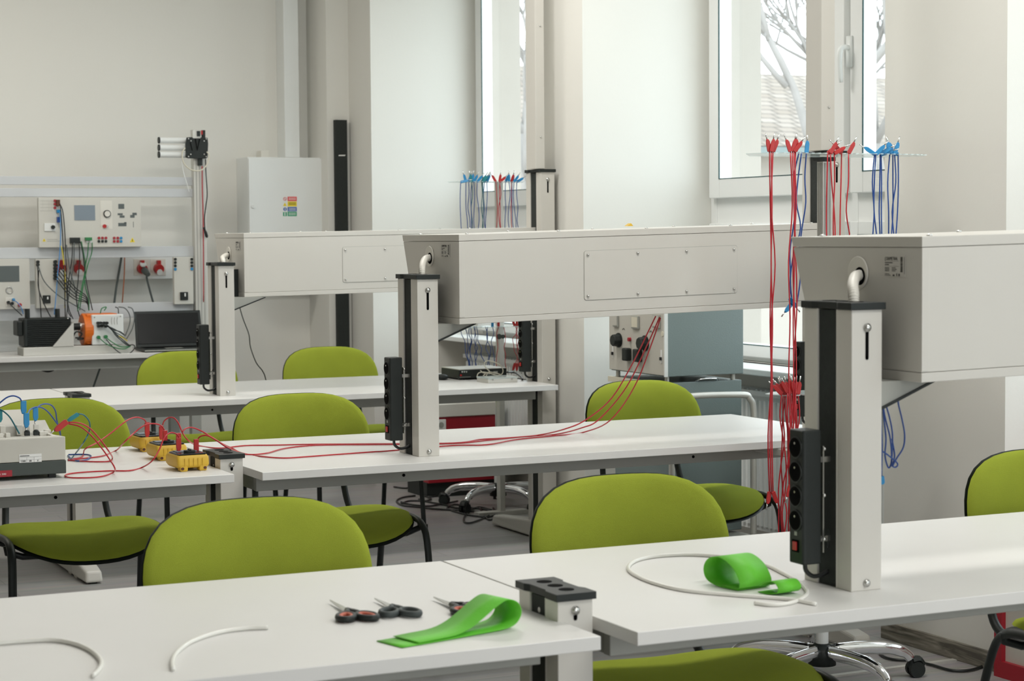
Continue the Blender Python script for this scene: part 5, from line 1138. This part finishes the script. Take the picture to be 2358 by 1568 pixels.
wire('hanging_cable', [at(236, 830, yd0+.25), at(226, 860, yd0+.25), at(214, 895, yd0+.25), at(205, 930, yd0+.25)], .005, M['greywire'], 'dark cable slanting to the floor below the back bench', 'cable')
wire('hanging_cable', [at(x, y, Y) for x, y, Y in ((550, 700, 7.86), (552, 708, 7.88), (560, 735, 8.0), (573, 770, 8.15), (577, 800, 8.3), (590, 835, 8.45), (605, 855, 8.55), (613, 878, 8.6), (630, 960, 8.65), (640, 1080, 8.7))], .0026, M['blackwire'], 'thin dark cable hanging behind the far box toward the floor', 'cable')
# motor test bed on the bench
ym = 9.98
D = lambda x, y, Y=ym: at(x/3.92, 580+y/3.92, Y)
t = thing('mounting_rail', 'long aluminium base rail on the back bench', 'rail', (D(800, 850).x, ym, ZD))
rx0 = D(200, 850).x; rx1 = D(1180, 850).x
obj('rail_body', box(rx0, rx1, ym-.03, ym+.12, ZD, ZD+.042), M['alu'], t, bev=.002); obj('rail_end', box(rx0-.002, rx0, ym-.02, ym+.11, ZD+.004, ZD+.036), M['frame'], t)
zr_ = ZD+.043
t = thing('electric_motor', 'black finned electric motor on the aluminium rail', 'motor', (D(420, 700).x, ym+.05, zr_))
mx0, mx1 = D(240, 700).x, D(635, 700).x; mz1 = D(400, 590).z; yc2 = ym+.045; hh = (mz1-zr_)/2; zc2 = zr_+hh
prof = []
n_ = 14
for k in range(n_):
    z_ = zr_+.004+(mz1-zr_-.008)*k/n_; dz_ = (mz1-zr_-.008)/n_
    prof += [(ym-.022, z_), (ym-.022, z_+dz_*.45), (ym-.012, z_+dz_*.5), (ym-.012, z_+dz_*.95)]
prof += [(ym+.11, mz1-.004), (ym+.11, zr_+.004)]
obj('finned_body', MB().prism(prof, mx0, mx1, 'x'), M['black'], t)
obj('end_cap', box(D(205, 700).x, mx0, ym-.024, ym+.112, zr_+.002, mz1-.004), M['black'], t, bev=.006)
obj('rear_cover', box(D(152, 700).x, D(205, 700).x, ym-.01, ym+.095, D(170, 760).z, D(170, 625).z), M['black'], t, bev=.006)
for x in (258, 530): q = D(x, 575); obj('connector', MB().cyl((q.x, ym+.03, mz1-.004), (q.x, ym+.03, D(x, 515).z), .013, 16), M['black'], t, bev=.002)
q = D(603, 600); obj('bolt', MB().ball((q.x, ym-.022, q.z), .005), M['steel'], t, smooth=True)
a, b, c = D(462, 800), D(652, 800), D(652, 628); obj('mounting_bracket', MB().prism([(a.x, zr_), (b.x, zr_), (c.x, c.z)], ym-.034, ym-.024, 'y'), M['alu'], t)
q = D(655, 680); obj('shaft_flange', MB().cyl((mx1, yc2, q.z), (D(665, 680).x, yc2, q.z), .026, 20), M['steel'], t)
t = thing('shaft_coupling', 'black coupling between the motor and the orange generator', 'coupling', (D(700, 670).x, yc2, q.z-.02))
obj('sleeve', MB().cyl((D(665, 680).x+.001, yc2, q.z), (D(735, 680).x, yc2, q.z), .018, 20), M['black'], t); obj('collar', MB().cyl((D(735, 680).x, yc2, q.z), (D(753, 680).x, yc2, q.z), .024, 20), M['steel'], t)
t = thing('generator', 'orange and white generator unit with plugged cables', 'generator', (D(900, 700).x, yc2, zr_))
gz1 = D(900, 565).z
obj('orange_housing', MB().cyl((D(754, 680).x, yc2, (gz1+zr_)/2), (D(835, 680).x, yc2, (gz1+zr_)/2), (gz1-zr_)/2+.004, 32).box(D(780, 680).x, D(1060, 680).x, ym-.005, ym+.12, zr_+.006, gz1+.004), M['orange'], t, bev=.005)
obj('terminal_plate', MB().box(D(830, 680, ym-.03).x, D(1115, 680, ym-.03).x, ym-.032, ym-.006, zr_+.002, gz1), M['cabw'], t, bev=.004)
vn = MB()
for x in (1010, 1035, 1060): vn.tube([D(x, 590, ym-.034), D(x-4, 620, ym-.034), D(x, 655, ym-.034)], .0012, 5)
obj('vent_slot', vn, M['frame'], t, split=1); bl = MB()
for (x, y) in ((853, 590), (1088, 580)): q = D(x, y, ym-.033); bl.ball(q, .004)
obj('screw', bl, M['steel'], t, split=1, smooth=True)
pg = MB()
for (x, y) in ((880, 640), (905, 640), (935, 640), (960, 640), (885, 670), (915, 668), (950, 672)): q = D(x, y, ym-.033); pg.cyl(q, q-Vector((0, .022, 0)), .007, 10)
obj('plug_body', pg, M['black'], t, split=1); pg = MB()
for (x, y) in ((885, 770), (950, 765)): q = D(x, y, ym-.033); pg.cyl(q, q-Vector((0, .02, 0)), .009, 10)
obj('plug_body', pg, M['greenwire'], t, split=1, label='green plug')
GC = {}
def GN(m_):
    GC[m_] = GC.get(m_, 0)+1; return ['', ', second of its colour', ', third of its colour', ', fourth of its colour', ', fifth of its colour', ', sixth of its colour'][GC[m_]-1]
def gc(L_, m_, r_=.0026):
    cn = {'blackwire': 'black', 'greywire': 'grey', 'greenwire': 'green', 'yelwire': 'yellow', 'coppwire': 'orange brown'}[m_]
    wire('patch_cable', [D(x, y, ym-.06) for x, y in L_], r_, M[m_], cn+' cable drooping from the generator onto the bench'+GN(m_), 'cable', 'cables drooping from the generator, '+cn, n=6)
for k, e in enumerate(((1130, 760), (1125, 750), (1140, 790), (1180, 850), (1150, 845), (1170, 855))): gc([(890+k*14, 655), (950+k*10, 660+k*6), (1020+k*6, 690+k*14), (e[0]-40, e[1]-30), e], 'blackwire' if k % 2 else 'greywire')
gc([(895, 775), (960, 830), (1040, 865), (1120, 875), (1180, 850)], 'greenwire'); gc([(955, 770), (1020, 820), (1090, 855), (1160, 855)], 'greenwire')
gc([(960, 790), (1020, 860), (1080, 910), (1140, 930), (1190, 900), (1218, 860), (1200, 838), (1150, 845)], 'blackwire'); gc([(1070, 760), (1110, 775), (1150, 805)], 'yelwire')
gc([(905, 555), (920, 510), (960, 498), (940, 530)], 'greenwire'); gc([(1040, 498), (1065, 510), (1070, 555)], 'blackwire')
wire('patch_cable', [D(x, y, ym+.15) for x, y in ((1070, 497), (1130, 510), (1170, 570), (1170, 650), (1130, 760))], .0026, M['greywire'], 'grey cable arching over the generator, inner of two', 'cable', 'cables arching over the generator')
wire('patch_cable', [D(x, y, ym+.15) for x, y in ((1155, 497), (1195, 515), (1213, 590), (1195, 690), (1140, 790))], .0026, M['greywire'], 'grey cable arching over the generator, outer of two', 'cable', 'cables arching over the generator')
jb = MB()
for (x, y) in ((690, 745), (720, 775), (745, 780), (680, 780)): q = D(x, y); jb.ball(q, .010, 1.4, 1, .7)
o = obj('cable_clutter', MB().tube([D(660, 760), D(690, 720), (D(740, 740)), D(700, 790), D(760, 780), D(680, 775)], .004, 6), M['blackwire'], smooth=True); tag(o, 'short black cables bunched under the motor coupling', 'cable')
# laptop
yl = 9.98
t = thing('laptop', 'open black laptop at the end of the back bench', 'laptop', (D(1520, 800, yl).x, yl, ZD))
lx0, lx1 = D(1262, 820, yl).x, D(1845, 820, yl).x
obj('keyboard_deck', box(lx0+.004, lx1+.02, yl-.08, yl+.12, ZD+.004, ZD+.018), M['black'], t, bev=.004)
obj('deck_edge', box(lx0+.004, lx1+.02, yl-.082, yl-.080, ZD+.006, ZD+.012), M['frame'], t)
a0 = at(D(0,0).x*0+318, 770, yl+.12)
tl_ = [at(320+2, 787, yl+.12), at(467, 783, yl+.12), at(467, 714, yl+.18), at(332, 718, yl+.18)]
zt3 = tl_[2].z
sc_ = MB(); x0_, x1_ = lx0+.012, lx1+.03
sc_.add([(x0_, yl+.12, ZD+.016), (x1_, yl+.12, ZD+.016), (x1_+.004, yl+.185, zt3), (x0_+.01, yl+.185, zt3), (x0_, yl+.128, ZD+.016), (x1_, yl+.128, ZD+.016), (x1_+.004, yl+.193, zt3), (x0_+.01, yl+.193, zt3)], [(0, 1, 2, 3), (7, 6, 5, 4), (0, 4, 5, 1), (3, 2, 6, 7), (1, 5, 6, 2), (0, 3, 7, 4)])
ls = obj('screen_lid', sc_, M['black'], t, bev=.003); ss = MB(); ss.add([(x0_+.014, yl+.1225, ZD+.034), (x1_-.012, yl+.1225, ZD+.034), (x1_-.010, yl+.1805, zt3-.012), (x0_+.022, yl+.1805, zt3-.012)], [(0, 1, 2, 3)]); obj('screen_panel', ss, M['glassdark'], ls)
obj('keyboard', box(lx0+.03, lx1-.01, yl-.01, yl+.10, ZD+.018, ZD+.0195), M['hole'], t); obj('touchpad', box((lx0+lx1)/2-.05, (lx0+lx1)/2+.04, yl-.07, yl-.02, ZD+.018, ZD+.0187), M['frame'], t)
